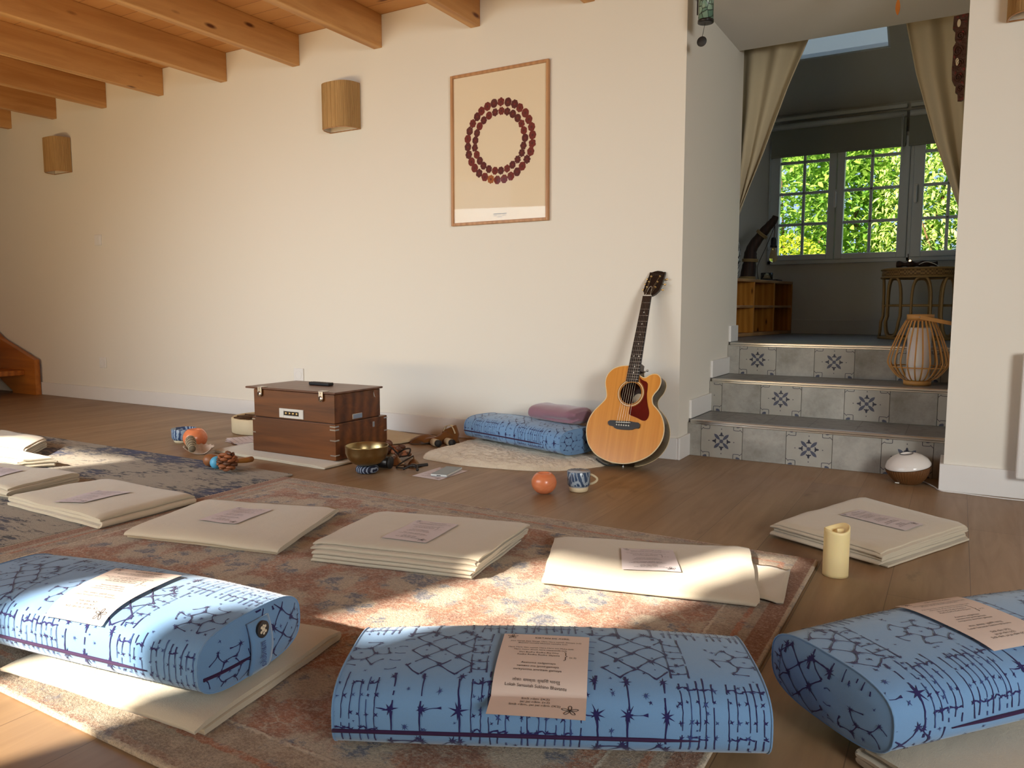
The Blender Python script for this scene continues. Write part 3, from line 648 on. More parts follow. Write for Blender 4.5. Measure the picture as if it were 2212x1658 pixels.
# driftwood piece with a small glowing light on the table
dw = thing('driftwood_piece', 'low driftwood piece with a small glowing light lying on the rattan table', 'ornament', (-.26, 5.62, 1.002))
m = MB(); m.tube(spline([(-.37, 5.60, 1.034), (-.32, 5.60, 1.032), (-.27, 5.61, 1.032), (-.21, 5.62, 1.033), (-.14, 5.64, 1.032)], 6), [.018 + .006 * sin(i * .8) for i in range(25)], 10); m.build('branch', M['driftwood'], dw)
N = NT('warm_glow', .5); N.set('Base Color', (.9, .7, .4, 1)); N.set('Emission Color', (1, .62, .28, 1)); N.set('Emission Strength', 5.0); M['glow'] = N.mat
m = MB(); m.ball((-.292, 5.60, 1.052), .0075, 12, 0, (1, 1, 1.3)); m.build('light_bulb', M['glow'], dw)
m = MB(); m.tube([(-.292, 5.60, 1.035), (-.292, 5.60, 1.046)], .006, 8); m.build('lamp_holder', M['black'], dw)
m = MB(); m.tube(spline([(-.30, 5.60, 1.045), (-.305, 5.60, 1.10)], 3), .0025, 6); m.tube(spline([(-.24, 5.6, 1.03), (-.2, 5.585, 1.045), (-.15, 5.58, 1.03), (-.11, 5.58, 1.0)], 5), .0022, 6, 1); m.build('wire', [M['cord'], M['white']], dw)
# dark plant leaves at the right behind the table
M['darkleaf'] = plain('dark_green_leaf', L(22, 34, 26), .5, var=.3)
pl = thing('potted_plant', 'dark leafy plant half hidden behind the right wall next to the rattan table', 'plant', (.34, 5.9, .55))
m = MB(); m.lathe([(.0001, .55), (.08, .55), (.11, .74), (.105, .74), (.09, .72), (.0001, .72)], (.34, 5.9, 0), 24); m.build('pot', M['black'], pl)
m = MB()
for q, (ang, ln, h) in enumerate(((pi * .98, .36, 1.08), (pi * 1.04, .30, .84), (pi * .9, .26, .78), (.4, .3, 1.1), (1.6, .3, 1.15), (-1.2, .28, 1.0), (pi * 1.2, .2, 1.2))):
    P = spline([(.34, 5.9, .72), (.34 + .3 * ln * cos(ang), 5.9 + .3 * ln * sin(ang) * .5, (h + .72) / 2 + .06), (.34 + ln * cos(ang), 5.9 + ln * sin(ang) * .5, h - .02)], 6)
    m.tube(P, .004, 5); e = P[-4]; d = (P[-1] - P[-5]).normalized(); sd = d.cross(Vector((0, 1, .2))).normalized(); n_ = 8
    vs = []
    for i in range(n_ + 1):
        w_ = .035 * sin(pi * (i / n_) ** .8); c0 = P[-5] + d * .16 * i / n_; vs += [c0 + sd * w_ + Vector((0, .01, 0)), c0, c0 - sd * w_ + Vector((0, .01, 0))]
    m.add(vs, [f for i in range(n_) for f in ((3 * i, 3 * i + 1, 3 * i + 4, 3 * i + 3), (3 * i + 1, 3 * i + 2, 3 * i + 5, 3 * i + 4))], 0, True)
m.build('foliage', M['darkleaf'], pl)

# bamboo lantern on the second tread
M['lantern'] = plain('honey_bamboo', L(198, 146, 82), .45, var=.12, scale=40); M['lantern_d'] = plain('bound_cane', L(150, 100, 50), .6, var=.2, scale=60)
lx, ly, lz = -.168, 4.375, .366; ln = thing('bamboo_lantern', 'pear-shaped bamboo slat lantern with a white inner cylinder on the second step', 'lantern', (lx, ly, lz))
m = MB(); m.lathe([(.055, 0), (.063, 0), (.064, .022), (.055, .022), (.055, 0)], (lx, ly, lz), 40); m.build('base_ring', M['lantern'], ln)
m = MB(); m.lathe([(.054, .328), (.062, .328), (.062, .356), (.054, .356), (.054, .328)], (lx, ly, lz), 40); m.build('top_ring', M['lantern'], ln)
m = MB(); m.lathe([(.058, .322), (.067, .322), (.067, .329), (.058, .329), (.058, .322)], (lx, ly, lz), 40); m.build('binding', M['lantern_d'], ln)
for i in range(26):
    a = 2 * pi * i / 26 + .06; pr = spline([(.060, .022, 0), (.098, .045, 0), (.136, .098, 0), (.138, .135, 0), (.118, .205, 0), (.090, .275, 0), (.064, .328, 0)], 5)
    sd = Vector((-sin(a), cos(a), 0)); m = MB(); vs = []
    for p in pr:
        c0 = Vector((lx + p.x * cos(a), ly + p.x * sin(a), lz + p.y)); rd = Vector((cos(a), sin(a), 0)) * .0016
        vs += [c0 + sd * .0034 + rd, c0 - sd * .0034 + rd, c0 - sd * .0034 - rd, c0 + sd * .0034 - rd]
    q = len(pr); fs = [(4 * i2 + k2, 4 * i2 + (k2 + 1) % 4, 4 * i2 + 4 + (k2 + 1) % 4, 4 * i2 + 4 + k2) for i2 in range(q - 1) for k2 in range(4)] + [(0, 3, 2, 1), (4 * q - 4, 4 * q - 3, 4 * q - 2, 4 * q - 1)]
    m.add(vs, fs); m.build('slat', M['lantern'], ln)
m = MB(); m.tube([(lx + .128 * cos(a * pi / 20), ly + .128 * sin(a * pi / 20), lz + .092) for a in range(40)], .0035, 6, closed=True); m.build('inner_hoop', M['lantern'], ln)
N = NT('frosted_white_glass', .35); N.set('Base Color', (.82, .78, .76, 1)); N.set('Subsurface Weight', .3); M['frost'] = N.mat
m = MB(); m.lathe([(.0001, .024), (.052, .024), (.054, .03), (.054, .285), (.050, .29), (.0001, .285)], (lx, ly, lz), 32); m.build('inner_cylinder', M['frost'], ln)
m = MB(); P = []
for j in range(21):
    a = pi * j / 20; P.append((lx - .062 * cos(a) * 0 + .135 * sin(a), ly - .064 * cos(a), lz + .342 - .030 * sin(a)))
vs = []; 
for p in P: vs += [(p[0], p[1], p[2] + .009), (p[0], p[1], p[2] - .009), (p[0] + .003, p[1] * 1.0, p[2] - .009), (p[0] + .003, p[1], p[2] + .009)]
q = len(P); m.add(vs, [(4 * i + k, 4 * i + (k + 1) % 4, 4 * i + 4 + (k + 1) % 4, 4 * i + 4 + k) for i in range(q - 1) for k in range(4)]); hd_ = m.build('carry_handle', M['lantern'], ln)
m = MB(); m.ball((lx - .002, ly - .066, lz + .342), .0035, 10); m.build('rivet', M['metal'], hd_)

# ------------------------------------------------------------------ rugs
def rug_mesh(x0, x1, y0, y1, h, mt, name):
    m = MB(); rng = random.Random(2)
    m.bbox(x0, x1, y0, y1, .0005, h, .004, 2); return m.build(name, mt, loc=((x0 + x1) / 2, (y0 + y1) / 2, 0))
HX, HY = 1.1125, .818
N = NT('terracotta_distressed_rug', .98, 0, .1); v = N.co(); sp = N.n('SeparateXYZ', Vector=v)
fine = N.noise(N.co((1, 1.5, 1)), 150, 4, .85); med = N.noise(N.co((1, 1.5, 1)), 55, 4, .7); big = N.noise(v, 9, 4, .65); wav = N.noise(v, 22, 3, .6)
dx = N.math('SUBTRACT', HX, N.math('ABSOLUTE', sp.outputs[0])); dy = N.math('SUBTRACT', HY, N.math('ABSOLUTE', sp.outputs[1]))
d = N.math('MINIMUM', dx, dy); dw_ = N.math('ADD', d, N.math('MULTIPLY', N.math('SUBTRACT', med.outputs[0], .5), .02))
warp = N.n('VectorMath', _operation='ADD', i0=v, i1=N.n('VectorMath', _operation='SCALE', i0=wav.outputs[1], Scale=.09))
vor = N.n('TexVoronoi', Vector=warp, Scale=6.0, Randomness=.55); vor2 = N.n('TexVoronoi', Vector=warp, Scale=6.0, Randomness=.55, _feature='DISTANCE_TO_EDGE'); vor3 = N.n('TexVoronoi', Vector=warp, Scale=13, Randomness=.8)
rust, rustd, beige, slate, cream = L(176, 112, 76), L(142, 88, 60), L(192, 174, 150), L(104, 108, 122), L(216, 202, 180)
base = N.mix(N.step(big.outputs[0], .40, .62).outputs[0], rustd, rust)
blotch = N.step(N.math('ADD', vor.outputs[0], N.math('MULTIPLY', N.math('SUBTRACT', med.outputs[0], .5), .5)), .46, .30)
f1 = N.mix(blotch.outputs[0], base, beige)
blotch.color_ramp.elements[0].position = .36; blotch.color_ramp.elements[1].position = .50
blotch.color_ramp.elements[0].color = (1, 1, 1, 1); blotch.color_ramp.elements[1].color = (0, 0, 0, 1)
inn = N.ramp(N.math('ADD', vor3.outputs[0], N.math('MULTIPLY', N.math('SUBTRACT', med.outputs[0], .5), .9)), [(.30, (1, 1, 1, 1)), (.48, (0, 0, 0, 1))])
f2 = N.mix(N.math('MULTIPLY', inn.outputs[0], blotch.outputs[0]), f1, slate)
f3 = N.mix(N.math('MULTIPLY', N.ramp(vor2.outputs[0], [(.010, (1, 1, 1, 1)), (.024, (0, 0, 0, 1))]).outputs[0], N.math('MULTIPLY', N.step(big.outputs[0], .45, .6).outputs[0], .55)), f2, cream)
f4 = N.mix(N.math('MULTIPLY', N.step(med.outputs[0], .50, .64).outputs[0], .72), f3, L(190, 172, 150))
# border bands
bnd = N.ramp(N.math('MULTIPLY', dw_, 4.0), [(0, L(206, 186, 158)), (.03, L(206, 186, 158)), (.04, L(150, 108, 84)), (.09, L(164, 134, 108)), (.10, L(150, 132, 112)), (.30, L(172, 152, 128)), (.31, rust), (.36, rust), (.37, L(160, 138, 116)), (.57, L(170, 146, 120)), (.58, cream), (.60, cream), (.61, rustd), (1, rustd)], 'LINEAR')
bb = N.mix(N.math('MULTIPLY', N.step(N.noise(v, 16, 4, .7).outputs[0], .5, .6).outputs[0], .7), bnd.outputs[0], beige)
bb2 = N.mix(N.math('MULTIPLY', N.step(N.noise(N.co(loc=(5, 3, 1)), 20, 4, .7).outputs[0], .56, .66).outputs[0], .7), bb, slate)
edge = N.ramp(N.math('MULTIPLY', dx, 4.0), [(.205, (1, 1, 1, 1)), (.215, (0, 0, 0, 1))])
bb3 = N.mix(N.math('MULTIPLY', edge.outputs[0], N.ramp(N.math('MULTIPLY', dx, 4.0), [(.02, (0, 0, 0, 1)), (.03, (1, 1, 1, 1))]).outputs[0]), bb2, L(146, 96, 66))
isb = N.ramp(N.math('MULTIPLY', d, 4.0), [(.60, (1, 1, 1, 1)), (.62, (0, 0, 0, 1))])
allc = N.mix(isb.outputs[0], f4, bb3)
sp1 = N.mix(N.math('MULTIPLY', N.step(fine.outputs[0], .50, .62).outputs[0], .75), allc, N.mix(.6, allc, L(226, 208, 184)))
N.set('Base Color', N.mix(N.math('MULTIPLY', N.ramp(fine.outputs[0], [(.36, (1, 1, 1, 1)), (.49, (0, 0, 0, 1))]).outputs[0], .7), sp1, N.mix(.6, allc, L(62, 38, 28))))
N.set('Sheen Weight', .3)
N.bump(N.math('ADD', fine.outputs[0], N.math('MULTIPLY', N.noise(v, 120, 3, .7).outputs[0], 1.2)), .8, .006); M['rug_a'] = N.mat
tag(rug_mesh(-2.555, -.325, .735, 2.371, .011, M['rug_a'], 'area_rug'), 'terracotta distressed rug with beige and grey blotches on the wooden floor', 'rug')
N = NT('beige_navy_distressed_rug', .98, 0, .1)
fine = N.noise(N.co((1, 1.8, 1)), 210, 3, .8); st = N.noise(N.co((7, 26, 1)), 1.9, 6, .78, .6); mk = N.noise(N.co((1.0, 1.5, 1), (2, 7, 0)), 2.2, 3, .6); st2 = N.noise(N.co((9, 60, 1)), 1.4, 3, .6)
vlu = N.math('ADD', N.math('MULTIPLY', st.outputs[0], .62), N.math('MULTIPLY', mk.outputs[0], .48))
bs = N.mix(st2.outputs[0], L(184, 170, 148), L(158, 145, 128))
c1 = N.mix(N.step(vlu, .560, .592).outputs[0], bs, N.mix(N.step(mk.outputs[0], .50, .66).outputs[0], L(48, 48, 52), L(24, 40, 92)))
N.set('Base Color', N.mix(N.math('MULTIPLY', N.step(fine.outputs[0], .30, .70).outputs[0], .35), c1, N.mix(.5, c1, L(40, 38, 40))))
N.set('Sheen Weight', .3); N.bump(N.math('ADD', fine.outputs[0], N.math('MULTIPLY', N.noise(N.co((1, 2, 1)), 110, 3, .7).outputs[0], 1.2)), .8, .006); M['rug_b'] = N.mat
tag(rug_mesh(-5.35, -2.562, .55, 2.43, .010, M['rug_b'], 'area_rug'), 'beige rug with dark blue streaks at the left on the wooden floor', 'rug')

# ------------------------------------------------------------------ folded blankets
M['blanket'] = cloth('cream_cotton_blanket', (.62, .54, .41, 1), .95, .05, 520, .3, .35, vs=6, wr=16)
M['blanket_b'] = cloth('tan_cotton_blanket', (.52, .42, .28, 1), .95, .05, 520, .3, .35, vs=6, wr=16)
def fbm(x, y, s): return noise.noise(Vector((x, y, s))) + .5 * noise.noise(Vector((2 * x, 2 * y, s + 7))) + .22 * noise.noise(Vector((5 * x + 2 * y, 3 * y, s + 3)))
def blanket(name, label, corners, n, t, z0, seed, mt=None, amp=.0055, jit=.014, droop=.0, group='folded blankets'):
    """corners: A, B along the fold direction, D beside A, C beside B (top surface outline)"""
    A, B, C, D = [Vector((x, y, 0)) for x, y in corners]; LU = ((B - A).length + (C - D).length) / 2; LV = ((D - A).length + (C - B).length) / 2
    rng = random.Random(seed); tc = t * .84; cl = []
    e0 = [rng.uniform(-jit, jit * .5) for _ in range(n + 1)]; e1 = [rng.uniform(-jit * .5, jit) for _ in range(n + 1)]
    nu = 14
    for k in range(n):
        z = (k + .5) * t; a, b = (e0[(k + 1) // 2] if k else .012), LU + (e1[k // 2] if k < n - 1 or (n % 2 == 0) else -.004)
        row = [(lerp(a, b, i / nu), z, k) for i in range(nu + 1)]
        if k % 2: row = row[::-1]
        if cl:
            p = cl[-1]; q = row[0]; sg = 1 if k % 2 else -1
            for i in range(1, 6):
                an = -pi / 2 + pi * i / 6; cl.append((lerp(p[0], q[0], i / 6) + sg * cos(an) * t * .55, lerp(p[1], q[1], (sin(an) + 1) / 2), lerp(p[2], q[2], i / 6)))
        cl += row
    nn = len(cl); lo = []; hi = []
    for i in range(nn):
        a, b = cl[max(i - 1, 0)], cl[min(i + 1, nn - 1)]; dx, dz = b[0] - a[0], b[1] - a[1]; dd = sqrt(dx * dx + dz * dz) or 1
        lo.append((cl[i][0] + dz / dd * tc / 2, cl[i][1] - dx / dd * tc / 2, cl[i][2])); hi.append((cl[i][0] - dz / dd * tc / 2, cl[i][1] + dx / dd * tc / 2, cl[i][2]))
    def endcap(h, p, q):   # rounded raw edge
        return []
    ring = lo + hi[::-1]; R = len(ring); H = n * t; nv = 18
    vj0 = [rng.uniform(-jit, jit) * .8 for _ in range(n + 1)]; vj1 = [rng.uniform(-jit, jit) * .8 for _ in range(n + 1)]
    def P(u, v):
        s = u / LU; w = v / LV
        return A + (B - A) * s + (D - A) * w + (A - B + C - D) * s * w
    def zz(x, y, z, k):
        return z * (1 + 0) + amp * fbm(x * 5.5, y * 5.5, seed + k * .22) * (.25 + .75 * z / H) + amp * .6
    verts = []; 
    for j in range(nv + 1):
        w = j / nv; ww = w + .0 * sin(w)
        for (u, z, k) in ring:
            kk = min(int(k), n - 1); f = k - kk; q = lambda arr: lerp(arr[kk], arr[min(kk + 1, n)], f)
            v = LV * ww + q(vj0) * max(0, 1 - w * 4) + q(vj1) * max(0, w * 4 - 3)
            v += .006 * noise.noise(Vector((u * 9, k * .7, seed + 3.1))) * (abs(w - .5) * 2) ** 3
            fall = (.0055 * max(0, (abs(2 * w - 1) - .90) / .10) ** 2 + .0055 * max(0, (abs(2 * min(max(u / LU, 0), 1) - 1) - .90) / .10) ** 2) * (z / H) ** 1.5
            p = P(u, v); z = z - fall; ed = max(abs(2 * w - 1), abs(2 * u / LU - 1)); zq = zz(p.x, p.y, z, k) * (1 - droop * ed ** 6)
            verts.append((p.x, p.y, z0 + max(zq, .0008)))
    faces = [(j * R + i, j * R + (i + 1) % R, (j + 1) * R + (i + 1) % R, (j + 1) * R + i) for j in range(nv) for i in range(R)]
    m = MB(); m.add(verts, faces, 0, True)
    for j in (0, nv):
        cf = []
        for i in range(nn - 1):
            a, b = i, i + 1; c, d = R - 2 - i, R - 1 - i; cf.append((a, b, c, d) if j else (d, c, b, a))
        m.add(verts[j * R:(j + 1) * R], cf, 0, False)
    o = m.build(name, mt or M['blanket'], recalc='split')
    tag(o, label, 'blanket', group)
    top = lambda x, y: z0 + zz(x, y, H, n - 1)
    return o, top
RUGZ = .0105
bl = {}
# order of corners: A -> B across the folds, then C beside B, D beside A
bl[0] = blanket('folded_blanket', 'cream folded blanket at the far left edge, rolled end in the sun', [(-4.62, 2.005), (-4.62, 2.24), (-4.17, 2.22), (-3.95, 2.0)], 7, 0.0085, RUGZ, 21)
bl[1] = blanket('folded_blanket', 'sunlit cream folded blanket behind the second one at the left edge', [(-4.35, 1.80), (-4.33, 1.965), (-3.64, 1.965), (-3.72, 1.86)], 6, 0.0085, RUGZ, 22)
bl[2] = blanket('folded_blanket', 'cream folded blanket with a paper, cut off by the left edge below the sunlit one', [(-3.84, 1.46), (-3.79, 1.76), (-3.22, 1.83), (-3.17, 1.53)], 4, 0.0125, RUGZ, 23)
bl[3] = blanket('folded_blanket', 'cream folded blanket lying half on the blue rug and half on the terracotta rug', [(-3.085, 1.49), (-2.475, 1.478), (-2.483, 1.85), (-3.05, 1.845)], 3, 0.0145, RUGZ, 24, droop=.1)
bl[4] = blanket('folded_blanket', 'cream folded blanket on the terracotta rug, second along from the blue rug', [(-2.295, 1.452), (-2.415, 1.86), (-1.90, 2.005), (-1.735, 1.572)], 3, 0.0125, RUGZ, 25, droop=.12)
bl[5] = blanket('folded_blanket', 'thick cream folded blanket in the middle of the rug with many layers showing', [(-1.675, 1.965), (-1.615, 1.605), (-1.118, 1.718), (-1.17, 2.09)], 9, 0.0068, RUGZ, 26, amp=.003)
bl[6] = blanket('folded_blanket', 'half sunlit cream folded blanket at the right back corner of the terracotta rug', [(-1.075, 2.115), (-.935, 1.775), (-.40, 1.90), (-.53, 2.32)], 2, 0.0145, RUGZ, 27, droop=.15)
bl[7] = blanket('folded_blanket', 'cream folded blanket on the bare wooden floor behind the ivory candle', [(-.155, 2.415), (.055, 2.845), (-.29, 3.09), (-.495, 2.575)], 8, 0.0072, 0.0, 28, amp=.003)
bl[8] = blanket('folded_blanket', 'tan folded blanket under the front left blue bolster', [(-1.66, .765), (-1.66, 1.16), (-1.165, 1.232), (-1.10, .812)], 2, 0.0145, RUGZ, 29, M['blanket'])
bl[9] = blanket('folded_blanket', 'folded blanket under the right blue bolster at the bottom edge', [(.22, 1.06), (-.10, 1.33), (.32, 1.83), (.64, 1.56)], 5, 0.0078, 0.0, 30, M['blanket'])
# loose corner of the sunlit blanket on the right
m = MB(); m.grid(lambda u, v: (lerp(-.53, -.375, u) + .03 * v * u, lerp(2.22, 2.185, u) - .26 * v + .02 * u, .0125 + .006 * abs(sin(u * 7 + v * 3)) * u + .002), 12, 10); o = m.build('loose_flap', M['blanket'], bl[6][0]); so = o.modifiers.new('thick', 'SOLIDIFY'); so.thickness = .004

# ------------------------------------------------------------------ bolsters
M['bolster'] = cloth('light_blue_bolster_velvet', (.175, .345, .60, 1), .9, .05, 700, .35, .15, vs=7)
M['dye'] = cloth('indigo_shibori_dye', (.026, .022, .13, 1), .92, .25, 300, .2, .1, vs=60)
M['dye2'] = cloth('faded_indigo_dye', (.05, .085, .28, 1), .92, .25, 300, .2, .1, vs=60)
M['zip'] = cloth('dark_purple_zip_tape', (.04, .014, .06, 1), .7, .1, 300, .1, .1)
BL, BD, BH, BE = .72, .285, .124, 3.1
def bolster_profile(n=120):
    P = []
    for i in range(n):
        a = 2 * pi * i / n - pi / 2; c, s = cos(a), sin(a)
        P.append((BD / 2 * abs(c) ** (2 / BE) * (1 if c > 0 else -1) * -1, BH / 2 + BH / 2 * abs(s) ** (2 / BE) * (1 if s > 0 else -1)))
    return P
BP = bolster_profile(); BS = [0]
for i in range(len(BP)): a, b = BP[i], BP[(i + 1) % len(BP)]; BS.append(BS[-1] + sqrt((a[0] - b[0]) ** 2 + (a[1] - b[1]) ** 2))
def bprof(s):
    s = max(0, min(BS[-1] - 1e-6, s)); lo, hi = 0, len(BS) - 1
    while hi - lo > 1:
        mid = (lo + hi) // 2
        if BS[mid] <= s: lo = mid
        else: hi = mid
    f = (s - BS[lo]) / (BS[lo + 1] - BS[lo]); a, b = BP[lo], BP[(lo + 1) % len(BP)]
    return lerp(a[0], b[0], f), lerp(a[1], b[1], f)
def bscale(u): k = 1 - (2 * u / BL) ** 2; return 1 + .055 * k, 1 + .09 * k
def bsurf(u, s, lift=0.0):
    y, z = bprof(s); y2, z2 = bprof(s + .002); y1, z1 = bprof(s - .002); ty, tz = y2 - y1, z2 - z1; d = sqrt(ty * ty + tz * tz) or 1
    sy, sz = bscale(u); ny, nz = -tz / d, ty / d
    return (u, (y - ny * lift * 0) * sy + ny * lift, z * sz + nz * lift)
def bend(y, z, sgn, lift=0.0):
    r = min(1, (abs(2 * y / BD) ** BE + abs(2 * z / BH - 1) ** BE) ** (1 / BE)); sy, sz = bscale(BL / 2)
    return (sgn * (BL / 2 + .016 * (1 - r ** 3) + lift), y * sy, z * sz)
def shibori(seed, w, h):
    K = 1.18; return [([(a / K, b / K) for a, b in p], mi) for p, mi in shibori_raw(seed, w * K, h * K)]
def shibori_raw(seed, w, h):
    rng = random.Random(seed); D = []
    def star(x, y, r, mi=0, n=None):
        n = n or rng.choice([6, 7, 8]); p = []; ph = rng.uniform(0, 1)
        for i in range(n):
            a = 2 * pi * i / n + ph; ro = r * rng.uniform(.45, 1.0); p.append((x + ro * cos(a), y + ro * sin(a))); b = a + pi / n; p.append((x + r * .20 * cos(b), y + r * .20 * sin(b)))
        D.append((p, mi))
    def line(x0, y0, x1, y1, w0=.0060, w1=.0020, mi=0, dash=0.0):
        L_ = sqrt((x1 - x0) ** 2 + (y1 - y0) ** 2); n = max(2, int(L_ / .008)); bow = rng.uniform(-.004, .004); pts = []
        for i in range(n + 1):
            t = i / n; wd = (w1 + (w0 - w1) * abs(2 * t - 1) ** 3) * rng.uniform(.75, 1.2); px, py = lerp(x0, x1, t), lerp(y0, y1, t); nx, ny = -(y1 - y0) / L_, (x1 - x0) / L_
            o = bow * sin(pi * t) + rng.uniform(-.0006, .0006); pts.append((px + nx * (o + wd / 2), py + ny * (o + wd / 2), px + nx * (o - wd / 2), py + ny * (o - wd / 2)))
        for i in range(n):
            if dash and rng.random() < dash: continue
            a, b = pts[i], pts[i + 1]; D.append(([(a[0], a[1]), (b[0], b[1]), (b[2], b[3]), (a[2], a[3])], mi))
    pu, ps = .40, .31; ou, os = rng.uniform(-.25, 0), rng.uniform(-.2, -.1)
    for iu in range(-1, int(w / pu) + 2):
        for js in range(-1, int(h / ps) + 2):
            X, Y = ou + iu * pu, os + js * ps; J = lambda k=.003: rng.uniform(-k, k)
            def L2(a, b, c, d, **k): line(X + a + J(), Y + b + J(), X + c + J(), Y + d + J(), **k)
            def S2(a, b, r0, r1, mi=0, n=None): star(X + a + J(), Y + b + J(), rng.uniform(r0, r1), mi, n)
            for x0, nl in ((.030, 8), (.336, 5)):                      # fine ladders
                for q in range(nl):
                    x = x0 + .0165 * q; mi = rng.choice([0, 0, 1]); L2(x, -.005, x, .13 + J(.012), w0=.0030, w1=.0016, mi=mi, dash=.12)
                    for yy in (.022, .052, .085, .112):
                        if rng.random() < .88: S2(x, yy, .0055, .0100, rng.choice([0, 0, 1]), 4)
                for yy in (.022, .112):
                    for q in range(nl - 1):
                        if rng.random() < .78: L2(x0 + .0165 * q, yy, x0 + .0165 * (q + 1), yy, w0=.0042, w1=.0022)
            hx, hy = .085, .212                                        # honeycomb cluster
            for i in range(6):
                a, b = i * pi / 3, (i + 1) * pi / 3; p = (hx + .030 * cos(a), hy + .026 * sin(a)); q = (hx + .030 * cos(b), hy + .026 * sin(b)); r = (hx + .062 * cos(a), hy + .054 * sin(a)); t = (hx + .062 * cos(a + pi / 6), hy + .050 * sin(a + pi / 6))
                L2(*p, *q, w0=.0042, w1=.0018); L2(*p, *r, w0=.0042, w1=.0016); L2(*r, *t, w0=.0036, w1=.0016); S2(*p, .008, .012); S2(*r, .007, .012)
            S2(hx, hy, .006, .010, 1); S2(hx - .02, hy + .07, .005, .008, 1, 4); S2(hx + .025, hy - .07, .005, .008, 1, 4)
            for c0 in (.19, .26):                                      # diamond lattice
                for r0 in (.135, .195, .255):
                    cx, cy, hw, hh = c0 + .035, r0 + .028, .034, .029
                    L2(cx - hw, cy, cx, cy + hh, w0=.0055, w1=.0022, dash=.05); L2(cx, cy + hh, cx + hw, cy, w0=.0055, w1=.0022); L2(cx - hw, cy, cx, cy - hh, w0=.0050, w1=.0022); L2(cx, cy - hh, cx + hw, cy, w0=.0050, w1=.0022, dash=.05)
                    S2(cx, cy + hh, .011, .020); S2(cx + hw, cy, .007, .013)
                    if rng.random() < .5: S2(cx, cy, .005, .008, 1, 4)
            for x in (.175, .235, .31):                                # bold verticals with star knots
                L2(x, -.02, x, .06, w0=.0070, w1=.0028, dash=.08); L2(x, .06, x, .135, w0=.0065, w1=.0024, dash=.15)
                S2(x, .06, .016, .027); S2(x, .125, .010, .018); S2(x, -.005, .012, .020)
            L2(.175, -.005, .235, -.003, w0=.0070, w1=.0030); L2(.235, .06, .275, .062, w0=.0055, w1=.0010)
            L2(.145, .062, .175, .06, w0=.0010, w1=.0022); S2(.205, .03, .007, .012, 1); S2(.27, .095, .007, .013, 1); S2(.205, .098, .006, .010, 1)
            for q in range(26): S2(rng.uniform(0, pu), rng.uniform(0, ps), .004, .009, rng.choice([0, 1, 1]), rng.choice([4, 4, 5]))
            for q in range(5): L2(.15 + .004 * q, .15 + .03 * q, .17 + .004 * q, .15 + .03 * q + J(.004), w0=.0030, w1=.0016, mi=1); L2(.325, .15 + .03 * q, .36, .15 + .03 * q + J(.006), w0=.0034, w1=.0016); S2(.342, .15 + .03 * q, .007, .012)
            L2(.325, .14, .325, .30, w0=.0034, w1=.0018, dash=.1); L2(.36, .14, .36, .30, w0=.0034, w1=.0018, dash=.1)
    return D
